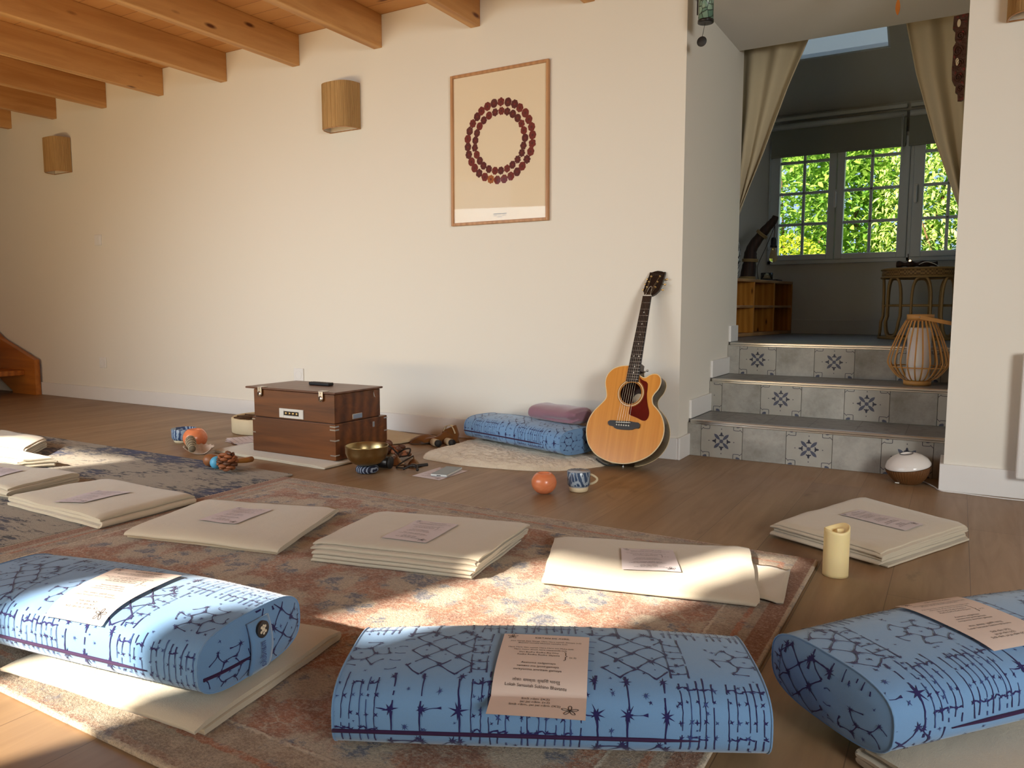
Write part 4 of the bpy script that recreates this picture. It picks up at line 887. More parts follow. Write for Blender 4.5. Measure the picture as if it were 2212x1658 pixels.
def make_bolster(label, cx, cy, z0, deg, seed, strap=None, flip=1):
    c, s = cos(radians(deg)), sin(radians(deg)); W = lambda p: (cx + p[0] * c - p[1] * s, cy + p[0] * s + p[1] * c, z0 + p[2])
    t = thing('bolster', label, 'bolster', (cx, cy, z0), 'blue patterned bolsters')
    m = MB(); S = BS[-1]; nu, npf = 48, 120
    vs = [W(bsurf(-BL / 2 + BL * i / nu, S * k / npf)) for i in range(nu + 1) for k in range(npf)]
    m.add(vs, [(i * npf + k, i * npf + (k + 1) % npf, (i + 1) * npf + (k + 1) % npf, (i + 1) * npf + k) for i in range(nu) for k in range(npf)], 0, True)
    for sg in (-1, 1):
        q = 14; vs = []
        for j in range(q + 1):
            r = 1 - j / q
            for k in range(npf): y, z = bprof(S * k / npf); vs.append(W(bend(y * r, BH / 2 + (z - BH / 2) * r, sg)))
        m.add(vs, [(j * npf + k, j * npf + (k + 1) % npf, (j + 1) * npf + (k + 1) % npf, (j + 1) * npf + k) for j in range(q) for k in range(npf)], 0, True)
    body_n = len(m.f)
    for poly, mi in shibori(seed, BL, S):
        q = clip(poly, .004, BL - .004, .02, S - .02)
        if q: m.add([W(bsurf(a - BL / 2, b, .0011)) for a, b in q], [list(range(len(q)))], 1 + mi)
    for sg in (-1, 1):
        for poly, mi in shibori(seed + 50 + sg, BD, BH):
            q = [(a - BD / 2, b) for a, b in poly]
            if all((abs(2 * a / BD) ** BE + abs(2 * b / BH - 1) ** BE) < .9 for a, b in q): m.add([W(bend(a, b, sg, .0011)) for a, b in q], [list(range(len(q)))], 1 + mi)
    m.build('cover', [M['bolster'], M['dye'], M['dye2']], t, recalc=False)
    for sg in (-1, 1):
        m = MB(); m.tube([W((sg * (BL / 2 + .0), bprof(S * k / 60)[0] * 1.004, bprof(S * k / 60)[1] * 1.0 + .0004)) for k in range(60)], .0017, 6, closed=True); m.build('piping', M['bolster'], t)
    zs_ = next(s for s in [i * .002 for i in range(400)] if bprof(s)[1] > .046); pts = [W(bsurf(u, zs_, .0015)) for u in [(-BL / 2 + BL * (.97 if flip < 0 else .84) * i / 40) if flip > 0 else (BL / 2 - BL * .84 * i / 40) for i in range(41)]]
    m = MB(); m.tube(pts, [.0036] * 36 + [.003, .0025, .002, .0015, .001], 6)
    if strap is not None:
        yf = -BD / 2 + .012; m.tube([W(bend(-BD / 2 * .93 + .11 * (i / 12), .046, strap, .0008)) for i in range(13)], [.0032] * 10 + [.0026, .002, .001], 6)
    m.build('zipper', M['zip'], t)
    if strap is not None:
        y0, y1 = -.030, .028; m = MB(); T = lambda a, b, l: W((strap * (BL / 2 + .017 + l + .010 * sin(pi * b)), lerp(y0, y1, a), lerp(.112, .008, b)))
        m.grid(lambda u, v: T(u, v, .0), 6, 12); o = m.build('handle_strap', M['bolster'], t); so = o.modifiers.new('thick', 'SOLIDIFY'); so.thickness = .005
        m = MB(); T2 = lambda y, z, l: W((strap * (BL / 2 + .0225 + l), y, z))
        m.prism([(.016 * cos(2 * pi * i / 24), .092 + .0165 * sin(2 * pi * i / 24)) for i in range(24)], T2, 0, .005, 0)
        for y, z, r in ((0, .092, .0045), (-.005, .097, .003), (.005, .097, .003), (-.006, .088, .003), (.006, .087, .003), (0, .0995, .0024), (0.001, .084, .0028)):
            m.prism([(y + r * cos(i * pi / 4), z + r * sin(i * pi / 4)) for i in range(8)], T2, .005, .0056, 1)
        m.build('round_badge', [M['black'], M['print']], o, recalc=False)
        m = MB(); tv, tf = text_mesh('manduka', .026)
        m.add([T2((-b - .0), .072 - a * .54, .0065 + .004 * sin(pi * min(1, max(0, .35 + a * 4)))) for a, b in tv] if strap > 0 else [T2(b, .072 - a * .54, .0065) for a, b in tv], tf, 0)
        m.build('embossed_letters', M['dye2'], o, recalc=False)
    inv = lambda x, y: ((x - cx) * c + (y - cy) * s, -(x - cx) * s + (y - cy) * c)
    def top(x, y):
        u, v = inv(x, y); sy, sz = bscale(max(-BL / 2, min(BL / 2, u))); k = min(.93, abs(2 * v / (BD * sy)))
        return z0 + (BH / 2 + BH / 2 * (1 - k ** BE) ** (1 / BE)) * sz
    return t, top
_tc = {}
def text_mesh(s, size, align='LEFT', bold=False):
    key = (s, size, align)
    if key in _tc: return _tc[key]
    cu = bpy.data.curves.new('tmp_text', 'FONT'); cu.body = s; cu.size = size; cu.align_x = align; cu.resolution_u = 2; cu.fill_mode = 'FRONT'
    ob = bpy.data.objects.new('tmp_text', cu); COL.objects.link(ob); dg = bpy.context.evaluated_depsgraph_get(); dg.update()
    me = bpy.data.meshes.new_from_object(ob.evaluated_get(dg)); r = ([(v.co.x, v.co.y) for v in me.vertices], [list(p.vertices) for p in me.polygons])
    bpy.data.objects.remove(ob); bpy.data.curves.remove(cu); bpy.data.meshes.remove(me); _tc[key] = r; return r

text_mesh('Sit\u0101 r\u0101m \u0932\u094b\u0915\u093e\u0903', .01)   # first use loads the letters with accents
bolA = make_bolster('sunlit blue patterned bolster at the front left with a round badge on its end', -1.513, .930, RUGZ + .0385, 8.0, 101, strap=1)
bolB = make_bolster('blue patterned bolster in the front middle with a song sheet on top', -.612, 1.184, RUGZ + .0016, 27.2, 202)
bolC = make_bolster('blue patterned bolster at the front right corner, cut off by the right edge', .068, 1.630, .0455, 50.0, 303, flip=-1)
bolD = make_bolster('blue patterned bolster lying on the white sheepskin by the back wall', -1.925, 3.475, .041, -17.0, 404)

# ------------------------------------------------------------------ song sheets
N = NT('blush_paper', .75, 0, .2); N.set('Base Color', (.74, .63, .57, 1)); M['paper'] = N.mat
N = NT('mauve_white_paper', .75, 0, .2); N.set('Base Color', (.66, .60, .62, 1)); M['paper2'] = N.mat
M['text'] = plain('black_print', (.03, .025, .025, 1), .8, var=0)
LINES = [('KIRTAN DE AVRIL', .0075, .205, .085), ('Jaya Ganga Jaya Ganga Hara Hara namah Shivaya (x2)', .0056, .192, .075), ('Bhavani namaha bhavani namaha (x2)', .0056, .185, .07),
         ('Hare Hare Om namah Hare Hare om Maha (x4)', .0056, .168, .068), ('Hare namo dhuni, hare nityananda (x4)', .0056, .1605, .068),
         ('Shri Radhe Radhe Raj Dhe', .0062, .151, .066), ('Radhe Radhe Radhe Shyama', .0062, .143, .066), ('(x 2)', .006, .139, .123),
         ('Asatoma sadgamaya', .007, .118, .068), ('tamaso ma jyotirgamaya', .007, .109, .068), ('mrityorma amritam gamaya', .007, .100, .068),
         ('\u0932\u094b\u0915\u093e\u0903 \u0938\u092e\u0938\u094d\u0924\u093e\u0903 \u0938\u0941\u0916\u093f\u0928\u094b \u092d\u0935\u0928\u094d\u0924\u0941', .0068, .077, .068), ('Lokah Samastah Sukhino Bhavantu', .007, .068, .068),
         ('Sit\u0101 r\u0101m (X2)', .0078, .047, .070), ('jai jai r\u0101m (x2)', .0078, .038, .070), ('Sit\u0101 r\u0101m, jai jai r\u0101m (X2)', .0078, .029, .070)]
PW, PH = .148, .222
def doodle(x, y, r):
    D = []
    for k in range(5):
        a = 2 * pi * k / 5 + .3; lp = [(x + r * (.12 + .9 * sin(pi * t / 8)) * cos(a + (t - 4) * .13), y + r * (.12 + .9 * sin(pi * t / 8)) * sin(a + (t - 4) * .13)) for t in range(9)]
        D += stroke(lp, r * .09)
    D.append([(x + r * .16 * cos(i), y + r * .16 * sin(i)) for i in range(6)]); return D
SHEET = []
for s_, sz_, y_, x_ in LINES:
    tv, tf = text_mesh(s_, sz_, 'CENTER'); SHEET.append(([(a + x_, b + y_) for a, b in tv], tf))
br = [(.108, .158), (.111, .156), (.111, .147), (.1135, .1445), (.111, .142), (.111, .133), (.108, .131)]
for q in stroke(br, .0011) + doodle(.124, .022, .013) + doodle(.016, .211, .009): SHEET.append((q, [list(range(len(q)))]))
def sheet(label, TL, TR, BR, BLc, top, mt, lift=.003, curl=.0):
    P = lambda x, y: (lambda a, b: tuple(BLc[i] + (BR[i] - BLc[i]) * a + (TL[i] - BLc[i]) * b + (TR[i] - TL[i] - BR[i] + BLc[i]) * a * b for i in (0, 1)))(x / PW, y / PH)
    zf = top if callable(top) else (lambda x, y: top)
    def Q(x, y, l):
        p = P(x, y); return (p[0], p[1], zf(*p) + lift + l + curl * (abs(2 * x / PW - 1) ** 3) * (y / PH))
    m = MB(); m.grid(lambda u, v: Q(u * PW, v * PH, 0), 20, 60, 0); m.grid(lambda u, v: Q((1 - u) * PW, v * PH, -.0004), 20, 60, 0)
    for tv, tf in SHEET: m.add([Q(a, b, .0007) for a, b in tv], tf, 1)
    return tag(m.build('song_sheet', [mt, M['text']], recalc=False), label, 'paper', 'printed song sheets')
sheet('printed song sheet in the sun on the front left bolster', (-1.571, .968), (-1.412, 1.016), (-1.366, .806), (-1.512, .778), bolA[1], M['paper'], .006)
sheet('printed song sheet on the front middle bolster', (-.704, 1.180), (-.560, 1.244), (-.466, 1.024), (-.610, .964), bolB[1], M['paper'], .006)
sheet('printed song sheet on the front right bolster', (-.080, 1.628), (.026, 1.738), (.180, 1.600), (.080, 1.488), bolC[1], M['paper'], .006)
sheet('song sheet on the blanket cut off by the left edge', (-3.56, 1.70), (-3.42, 1.72), (-3.36, 1.53), (-3.50, 1.51), bl[2][1], M['paper2'])
sheet('song sheet on the blanket lying across both rugs', (-2.827, 1.683), (-2.690, 1.735), (-2.674, 1.540), (-2.800, 1.50), bl[3][1], M['paper2'])
sheet('song sheet on the second blanket from the blue rug', (-2.185, 1.806), (-2.043, 1.839), (-2.010, 1.65), (-2.145, 1.612), bl[4][1], M['paper2'])
sheet('song sheet on the thick many-layered blanket in the middle', (-1.478, 1.924), (-1.33, 1.945), (-1.306, 1.74), (-1.454, 1.719), bl[5][1], M['paper2'])
sheet('song sheet on the half sunlit blanket at the rug corner', (-.836, 2.078), (-.695, 2.135), (-.615, 1.965), (-.762, 1.905), bl[6][1], M['paper2'])
sheet('song sheet on the blanket behind the ivory candle', (-.315, 2.735), (-.262, 2.845), (-.065, 2.745), (-.112, 2.635), bl[7][1], M['paper2'])
sheet('song sheet on the floor under the phone', (-2.098, 2.917), (-1.938, 2.913), (-1.940, 2.690), (-2.098, 2.700), 0.0, M['paper2'], .0012)

# ------------------------------------------------------------------ sheepskin, mauve blanket
N = NT('cream_sheepskin_wool', .98, 0, .1); a = N.noise(N.co(), 60, 4, .7); b = N.noise(N.co(), 240, 3, .7); c = N.noise(N.co(), 8, 3)
N.set('Base Color', N.mix(N.math('MULTIPLY', a.outputs[0], .6), N.mix(c.outputs[0], L(246, 236, 214), L(222, 204, 176)), L(198, 178, 150))); N.set('Sheen Weight', .4)
N.bump(N.math('ADD', a.outputs[0], b.outputs[0]), .5, .010); M['wool'] = N.mat
out = smooth_poly([(-2.30, 3.03), (-2.17, 3.02), (-2.03, 2.995), (-1.86, 3.02), (-1.70, 3.05), (-1.60, 3.10), (-1.54, 3.15), (-1.44, 3.30), (-1.42, 3.40), (-1.55, 3.56), (-1.8, 3.63), (-2.1, 3.635), (-2.30, 3.60), (-2.36, 3.50), (-2.33, 3.35), (-2.37, 3.18)], 4)
cxs, cys = sum(p[0] for p in out) / len(out), sum(p[1] for p in out) / len(out); nO = len(out); vs = []; fs = []; q = 48
for j in range(q + 1):
    r = 1 - j / q
    for i, p in enumerate(out):
        k = 1 + (.014 * noise.noise(Vector((p[0] * 22, p[1] * 22, 1))) if j < 2 else 0); x, y = cxs + (p[0] - cxs) * r * k, cys + (p[1] - cys) * r * k
        h = .032 * min(1, (j / q * 8)) ** .45 + (.007 * noise.noise(Vector((x * 26, y * 26, 2))) + .005 * noise.noise(Vector((x * 70, y * 70, 5)))) * min(1, j / 3) - .004 * min(1, j / 3)
        vs.append((x, y, max(.001, h)))
for j in range(q):
    for i in range(nO): fs.append((j * nO + i, j * nO + (i + 1) % nO, (j + 1) * nO + (i + 1) % nO, (j + 1) * nO + i))
m = MB(); m.add(vs, fs, 0, True); m.add([(x, y, .0006) for x, y in out], [list(range(nO))[::-1]]); sheep = tag(m.build('sheepskin', M['wool']), 'cream sheepskin spread on the floor under the back bolster', 'sheepskin')
M['mauve'] = cloth('mauve_fleece', L(150, 112, 128), .97, .08, 260, .5, .5, vs=10)
m = MB(); ca, sa = cos(radians(-17)), sin(radians(-17)); ccx, ccy = -1.745, 3.47
def mv(u, v):   # fat folded roll: rounded left fold, layered right end
    L_, D_, H_ = .33, .19, .084; a = 2 * pi * v; x = lerp(-L_ / 2, L_ / 2, u); e = 1 - max(0, 1 - (u / .16)) ** 2.2 * .75; e2 = min(1, max(.04, (1 - (max(0, 1 - u / .14)) ** 2)) ** .5) * min(1, max(.35, (1 - (max(0, 1 - (1 - u) / .10)) ** 2)) ** .5)
    y = D_ / 2 * abs(cos(a)) ** .85 * (1 if cos(a) > 0 else -1) * e2; z = H_ / 2 + H_ / 2 * abs(sin(a)) ** .9 * (1 if sin(a) > 0 else -1) * e2
    z += .006 * noise.noise(Vector((x * 9, a, 3))) ; y += .006 * noise.noise(Vector((x * 8, a * 1.3, 9)))
    cre = math.exp(-((v - .56) / .035) ** 2) * max(0, min(1, (u - .35) * 4)); y += .026 * cre
    return (ccx + x * ca - y * sa, ccy + x * sa + y * ca, .177 + z)
m.grid(lambda v, u: mv(u, v), 64, 44, 0, True)
vs = [mv(1, i / 64) for i in range(64)]; m.add(vs, [list(range(64))]); bm_ = m.build('fleece_blanket', M['mauve'])
tag(bm_, 'mauve fleece blanket folded on top of the back bolster', 'blanket')

# ------------------------------------------------------------------ guitar
gt = thing('acoustic_guitar', 'acoustic guitar with a cutaway and dark red pickguard leaning on the white wall corner', 'guitar', (-1.31, 3.36, 0))
GB = Vector((-1.310, 3.30, .030)); ga = Vector((.01626, .34047, .94011)); ge = Vector((.99987, -.00554, -.01529)); gn = Vector((0, -.94024, .34052))
G = lambda x, y, h: GB + ge * x + ga * y + gn * h
OUT = [(-.0607, .4743), (-.0991, .4706), (-.1396, .4545), (-.1658, .4222), (-.1702, .3837), (-.1561, .3352), (-.1532, .3052), (-.1753, .2732), (-.2047, .2367), (-.2234, .1935), (-.2279, .1479), (-.2182, .1039), (-.1975, .0652), (-.1622, .0322), (-.1211, .0128), (-.0727, .0011), (-.0192, .0004), (.0316, .0115), (.0798, .0336), (.1189, .0644), (.148, .1102), (.1587, .1575), (.1531, .2033), (.1344, .2446), (.1077, .2748), (.0861, .2948), (.0778, .3234), (.0854, .3459), (.1003, .369), (.1082, .399), (.1028, .4244), (.0855, .4396), (.0667, .4406), (.0456, .4318), (.0287, .4196), (.0076, .4234), (-.0059, .4361), (-.012, .455), (-.016, .475)]
OUT = [(p.x, p.y) for p in spline([(a, b, 0) for a, b in OUT + OUT[:1]], 3)][:-1]
gcx, gcy = -.03, .2
N = NT('honey_spruce_top', .22, 0, .5); v = N.co((26, .6, .6)); a = N.noise(v, 1.5, 5, .6, .4); b = N.noise(N.co((60, 1, 1)), 2.2, 3)
N.set('Base Color', N.mix(N.math('MULTIPLY', b.outputs[0], .5), N.ramp(a.outputs[0], [(.3, L(196, 124, 46)), (.7, L(226, 158, 72))]).outputs[0], L(206, 138, 58))); N.set('Coat Weight', .4); N.set('Coat Roughness', .1); M['spruce'] = N.mat
M['rosewood'] = wood('dark_rosewood', L(36, 18, 12), L(66, 34, 22), 'z', 1, .2, None, .5); M['ebony'] = plain('black_fretboard_wood', L(26, 20, 18), .4, var=.2, scale=60); M['binding'] = plain('cream_binding', L(226, 204, 160), .4)
N = NT('gloss_red_pickguard', .12); a = N.noise(N.co(), 20, 3); N.set('Base Color', N.mix(a.outputs[0], L(70, 10, 10), L(108, 22, 18))); M['pickguard'] = N.mat
M['gold'] = plain('gold_plated_metal', (.75, .56, .26, 1), .25, 1.0); M['pearl'] = plain('mother_of_pearl', L(226, 224, 214), .3); M['string'] = plain('bronze_string', (.55, .45, .32, 1), .3, 1.0); M['glossblack'] = plain('gloss_black', (.012, .01, .01, 1), .12)
HC, HR = (-.0319, .3400), .0535
hole = [(HC[0] + HR * cos(2 * pi * i / 40), HC[1] + HR * sin(2 * pi * i / 40)) for i in range(40)]
inset = lambda s: [(gcx + (x - gcx) * s, gcy + (y - gcy) * s) for x, y in OUT]
# soundboard with a real hole: bridge outline and hole with a fan of quads
def ring_face(m, outer, inner, h, mi=0):
    n, k = len(outer), len(inner); ang = lambda p: math.atan2(p[1] - HC[1], p[0] - HC[0])
    import bisect
    bm = bmesh.new(); vo = [bm.verts.new((x, y, 0)) for x, y in outer]; vi = [bm.verts.new((x, y, 0)) for x, y in inner]
    ed = [bm.edges.new((vo[i], vo[(i + 1) % n])) for i in range(n)] + [bm.edges.new((vi[i], vi[(i + 1) % k])) for i in range(k)]
    bmesh.ops.triangle_fill(bm, edges=ed, use_beauty=True, normal=(0, 0, 1)); bm.verts.index_update()
    m.add([G(v.co.x, v.co.y, h) for v in bm.verts], [[v.index for v in f.verts] for f in bm.faces], mi); bm.free()
m = MB(); ring_face(m, OUT, hole, 0.0); ring_face(m, OUT, hole, -.003)
m.add([G(x, y, 0) for x, y in hole] + [G(x, y, -.003) for x, y in hole], [(i, (i + 1) % 40, 40 + (i + 1) % 40, 40 + i) for i in range(40)]); m.build('soundboard', M['spruce'], gt)
n = len(OUT); dpt = lambda y: -.082 - .02 * (1 - y / .48)
m = MB(); m.add([G(x, y, -.0031) for x, y in OUT] + [G(x, y, dpt(y)) for x, y in OUT], [(i, (i + 1) % n, n + (i + 1) % n, n + i) for i in range(n)], 0, True); m.add([G(x, y, dpt(y)) for x, y in OUT], [list(range(n))])
m.build('body', M['rosewood'], gt)
m = MB(); m.tube([G(x, y, -.0015) for x, y in inset(1.002)], .0028, 6, closed=True); m.tube([G(x, y, dpt(y) + .001) for x, y in inset(1.0)], .002, 6, closed=True); m.build('binding', M['binding'], gt)
m = MB()
for r, w_, mi in ((.0565, .0022, 0), (.0605, .0035, 1), (.0655, .0015, 0)):
    o1 = [(HC[0] + (r + w_) * cos(2 * pi * i / 48), HC[1] + (r + w_) * sin(2 * pi * i / 48)) for i in range(48)]; i1 = [(HC[0] + r * cos(2 * pi * i / 48), HC[1] + r * sin(2 * pi * i / 48)) for i in range(48)]
    m.add([G(x, y, .0004) for x, y in o1 + i1], [(i, (i + 1) % 48, 48 + (i + 1) % 48, 48 + i) for i in range(48)], mi)
m.build('rosette', [M['ebony'], M['binding']], gt)
m = MB(); m.add([G(HC[0] + .012 + .030 * cos(2 * pi * i / 28), HC[1] - .012 + .034 * sin(2 * pi * i / 28), -.08) for i in range(28)], [list(range(28))]); m.add([G(HC[0] + .012 + .026 * cos(2 * pi * i / 28), HC[1] - .012 + .030 * sin(2 * pi * i / 28), -.0797) for i in range(28)], [list(range(28))], 1)
m.build('paper_label', [M['inkgrey'], M['print']], gt, recalc=False)
br_ = smooth_poly([(-.1208, .197), (-.084, .2005), (-.0796, .1985), (-.0079, .2030), (.0078, .2003), (.0402, .1997), (.0425, .1723), (.0202, .1709), (.003, .1611), (-.0463, .1585), (-.0773, .1602), (-.0908, .1714), (-.1167, .1736)], 1)
m = MB(); m.prism(br_, G, .0003, .0085); bo = m.build('bridge', M['ebony'], gt)
m = MB(); m.prism([(-.0785, .1900), (-.0785, .1925), (-.006, .1965), (-.006, .1938)], G, .0085, .0125); m.build('saddle', M['pearl'], bo)
for i in range(6):
    x, y = lerp(-.0728, -.0129, i / 5), lerp(.1795, .1800, i / 5); m = MB(); T = gn.to_track_quat('Z', 'Y').to_matrix().to_4x4(); m.lathe([(.0034, 0), (.0036, .0025), (.002, .004), (.0001, .0042)], G(x, y, .0085), 10, 0, T); m.build('bridge_pin', M['pearl'], bo)
pg = smooth_poly([(-.0041, .4249), (.0155, .4075), (.0457, .3984), (.0490, .370), (.0497, .3359), (.0604, .2927), (.0749, .2574), (.076, .2321), (.0657, .213), (.0473, .2113), (.0191, .2232), (-.0229, .2341), (-.0253, .2486), (-.0232, .272)], 1)
arc = [(HC[0] + .069 * cos(a), HC[1] + .069 * sin(a)) for a in [radians(-80 + 135 * i / 14) for i in range(15)]]
m = MB(); m.prism(pg[:-1] + arc, G, .0003, .0022); m.build('pickguard', M['pickguard'], gt)
fbx = lambda y: (lerp(-.0475, -.0626, (.83 - y) / .435), lerp(-.0041, -.0011, (.83 - y) / .435))
m = MB(); m.prism([(fbx(.83)[0], .83), (fbx(.83)[1], .83), (fbx(.3955)[1], .3955), (fbx(.3955)[0], .3955)], G, .0008, .008); fb = m.build('fretboard', M['ebony'], gt)
fy = .83; sclen = .83 - .1945; frets = [.83 - sclen * (1 - 2 ** (-k / 12)) for k in range(1, 21)]
for k, y in enumerate(frets):
    if y < .398: break
    a_, b_ = fbx(y); m = MB(); m.tube([G(a_, y, .0083), G(b_, y, .0083)], .0009, 5); m.build('fret', M['metal'], fb)
for k in (2, 4, 6, 8, 11, 14, 16):
    y = (frets[k] + (frets[k - 1] if k else .83)) / 2; a_, b_ = fbx(y)
    for f in ((.28, .72) if k == 11 else (.5,)):
        m = MB(); x = lerp(a_, b_, f); m.prism([(x + .0034 * cos(i * pi / 6), y + .0034 * sin(i * pi / 6)) for i in range(12)], G, .0079, .0084); m.build('fret_dot', M['pearl'], fb)
m = MB(); m.prism([(fbx(.83)[0], .829), (fbx(.83)[1], .829), (fbx(.83)[1], .834), (fbx(.83)[0], .834)], G, .001, .0105); m.build('nut', M['pearl'], gt)
# neck back
m = MB(); vs = []; ys = [.832, .75, .6, .48, .46]
for y in ys:
    a_, b_ = fbx(y); c0 = (a_ + b_) / 2; hw = (b_ - a_) / 2; dp = lerp(.017, .021, (.83 - y) / .4)
    vs += [G(c0 + hw * cos(pi * i / 10), y, .0009 - dp * sin(pi * i / 10)) for i in range(11)]
m.add(vs, [(j * 11 + i, j * 11 + i + 1, (j + 1) * 11 + i + 1, (j + 1) * 11 + i) for j in range(len(ys) - 1) for i in range(10)] + [list(range(11)), [len(vs) - 11 + i for i in range(11)]], 0, True)
a_, b_ = fbx(.47); m.prism([(a_ + .004, .49), (b_ - .004, .49), (b_ - .004, .455), (a_ + .004, .455)], G, -.055, -.001); m.build('neck', M['rosewood'], gt)
hd = [(-.0466, .8339), (-.0475, .845), (-.0557, .8614), (-.0540, .885), (-.0518, .9048), (-.0441, .9445), (-.0428, .9663), (-.034, .9650), (-.0208, .9707), (-.0036, .9743), (.0178, .9709), (.028, .9665), (.0362, .968), (.035, .944), (.0319, .9048), (.0253, .8658), (.010, .8456), (-.006, .8349)]
tl = lambda x, y, h: G(x, y, h - .006 - .16 * (y - .834))
m = MB(); m.prism(hd, tl, -.014, 0.0015); ho = m.build('headstock', M['glossblack'], gt)
M['logogrey'] = plain('faint_grey_inlay', L(58, 52, 46), .4); tv, tf = text_mesh('Gibson', .020, 'CENTER'); m = MB(); m.add([tl(-.004 + a * 1.05, .948 + b * .9, .0019) for a, b in tv], tf); m.build('script_logo', M['logogrey'], ho, recalc=False)
cv = [(-.0395, .838), (-.0395, .842), (-.036, .85), (-.031, .872), (-.026, .884), (-.021, .888), (-.016, .884), (-.014, .87), (-.0145, .85), (-.0135, .841), (-.0135, .838), (-.022, .838), (-.0265, .835), (-.031, .838), (-.0395, .838)]
m = MB()
for q in stroke(cv, .0013): m.add([tl(x, y, .0019) for x, y in q], [(0, 1, 2, 3)])
m.build('rod_cover_line', M['pearl'], ho, recalc=False)
PG = [(-.0310, .9412), (-.0356, .9112), (-.0402, .8811), (.0140, .9410), (.0079, .9111), (.0033, .8812)]
KB = [(-.0530, .9310), (-.0575, .9025), (-.0625, .8716), (.0480, .9310), (.0430, .9025), (.0385, .8720)]
for p, k in zip(PG, KB):
    m = MB(); c0 = tl(p[0], p[1], .0015); m.lathe([(.0056, 0), (.0058, .002), (.003, .003), (.0028, .009), (.0001, .0095)], c0, 12, 0, T)
    kc = tl(k[0], k[1], -.010); m.tube([tl(p[0] + (k[0] - p[0]) * .45, k[1] - .0, -.010), kc], .0022, 6); m.ball(kc, .0062, 12, 0, (1.1, .55, .85)); m.build('tuning_peg', M['gold'], ho)
for i in range(6):
    x0, y0 = lerp(-.0728, -.0129, i / 5), .1945; x1 = lerp(-.0435, -.008, i / 5); p = PG[2 - i] if i < 3 else PG[i]
    m = MB(); m.tube([G(x0, .181, .010), G(x0, y0, .0128), G(x1, .8325, .0112), tl(p[0], p[1], .005)], .00065, 5); m.build('string', M['string'], gt)
m = MB(); m.tube([G(-.004, .455, -.045), G(.016, .466, -.045)], .003, 8); m.ball(G(.017, .467, -.045), .006, 10); m.tube([G(-.03, .0005, -.05), G(-.03, -.008, -.05)], .004, 8); m.ball(G(-.03, -.009, -.05), .006, 10); m.build('strap_button', M['metal'], gt)
m = MB(); m.tube(spline([G(-.03, -.004, -.05), (-1.36, 3.36, .012), (-1.42, 3.33, .008), (-1.47, 3.32, .034)], 5), .004, 6); 
m.build('cable_stub', M['darkrub'], gt)

# ------------------------------------------------------------------ wooden box harmonium with its things
cx0, cx1, cy0, cy1 = -3.128, -2.556, 2.700, 3.085; BZ = .0205
hm = thing('harmonium_box', 'brown wooden two-tier harmonium box with flat lid and metal latches near the back wall', 'instrument', (-2.84, 2.89, BZ))
M['teak'] = wood('brown_teak', L(74, 40, 14), L(126, 74, 32), 'x', .8, .38); M['teakside'] = wood('dark_teak_side', L(60, 26, 12), L(88, 42, 20), 'y', .8, .38); M['teaktop'] = wood('dark_teak_lid', L(92, 60, 44), L(124, 86, 66), 'x', .8, .35)
def two(nm, x0, x1, y0, y1, z0, z1): m = MB(); m.bbox(x0, x1, y0, y1, z0, z1, .003, 2); return m.build(nm, M['teak'], hm)
two('lower_case', cx0, cx1, cy0, cy1, BZ, .198); up = two('upper_case', cx0 + .012, cx1 - .006, cy0 + .004, cy1 - .045, .2005, .3405)
m = MB(); m.box(cx0 + .015, cx1 - .012, cy0 + .01, cy1 - .05, .1975, .201); m.build('shadow_gap', M['black'], hm)
m = MB(); m.bbox(-3.172, -2.552, cy0 - .002, 3.052, .3425, .3525, .003); lid = m.build('lid', M['teaktop'], hm)
for x in (-3.062, -2.640):
    m = MB(); m.bbox(x - .022, x + .022, cy0 - .004, cy0 + .03, .3522, .355, .001, 1); m.bbox(x - .014, x + .014, cy0 - .0075, cy0 - .002, .318, .3545, .002)
    m.lathe([(.014, 0), (.014, .004), (.0001, .005)], (x, cy0 - .0035, .318), 18, 0, Matrix.Rotation(radians(90), 4, 'X')); o = m.build('latch', M['metal'], lid)
    m = MB(); m.ball((x, cy0 - .0085, .312), .0026, 8); m.ball((x, cy0 - .0085, .345), .0026, 8); m.build('rivet', M['gold'], o)
m = MB(); x0, x1, z0, z1 = -2.930, -2.765, .207, .254
m.bbox(x0 + .030, x1 - .030, cy0 - .0015, cy0 + .006, z0, z0 + .013, .0005, 1); m.bbox(x0 + .030, x1 - .030, cy0 - .0015, cy0 + .006, z1 - .013, z1, .0005, 1); m.bbox(x0, x0 + .030, cy0 - .0015, cy0 + .006, z0, z1, .001, 1); m.bbox(x1 - .030, x1, cy0 - .0015, cy0 + .006, z0, z1, .001, 1); M['satin'] = plain('satin_silver_plate', (.6, .59, .56, 1), .4, .25, .02); gr = m.build('reed_window', M['satin'], up)
m = MB(); m.box(x0 + .028, x1 - .028, cy0 + .0022, cy0 + .0055, z0 + .011, z1 - .011); m.build('dark_slot', M['black'], gr)
for i in range(4): m = MB(); xx = lerp(x0 + .046, x1 - .046, i / 3); m.lathe([(.007, 0), (.007, .004), (.0001, .005)], (xx, cy0 + .0025, (z0 + z1) / 2), 12, 0, Matrix.Rotation(radians(90), 4, 'X')); m.build('brass_button', M['gold'], gr)
rsx = cx1
for z, w_ in ((.186, .04), (.170, .03), (.118, .035), (.045, .04)):
    m = MB(); m.bbox(rsx - .035, rsx + .0015, cy0 - .0012, cy0 + .026, z - .0035, z + .0035, .0008, 1); m.build('corner_strap', M['metal'], hm)
for z in (.186, .118): m = MB(); m.bbox(cx0 - .0012, cx0 + .022, cy0 - .0012, cy0 + .02, z - .003, z + .003, .0008, 1); m.build('corner_strap', M['metal'], hm)
for y, z in ((3.06, .186), (3.06, .120), (3.06, .045)): m = MB(); m.bbox(rsx - .002, rsx + .0015, y, y + .026, z - .003, z + .003, .0008, 1); m.build('corner_strap', M['metal'], hm)
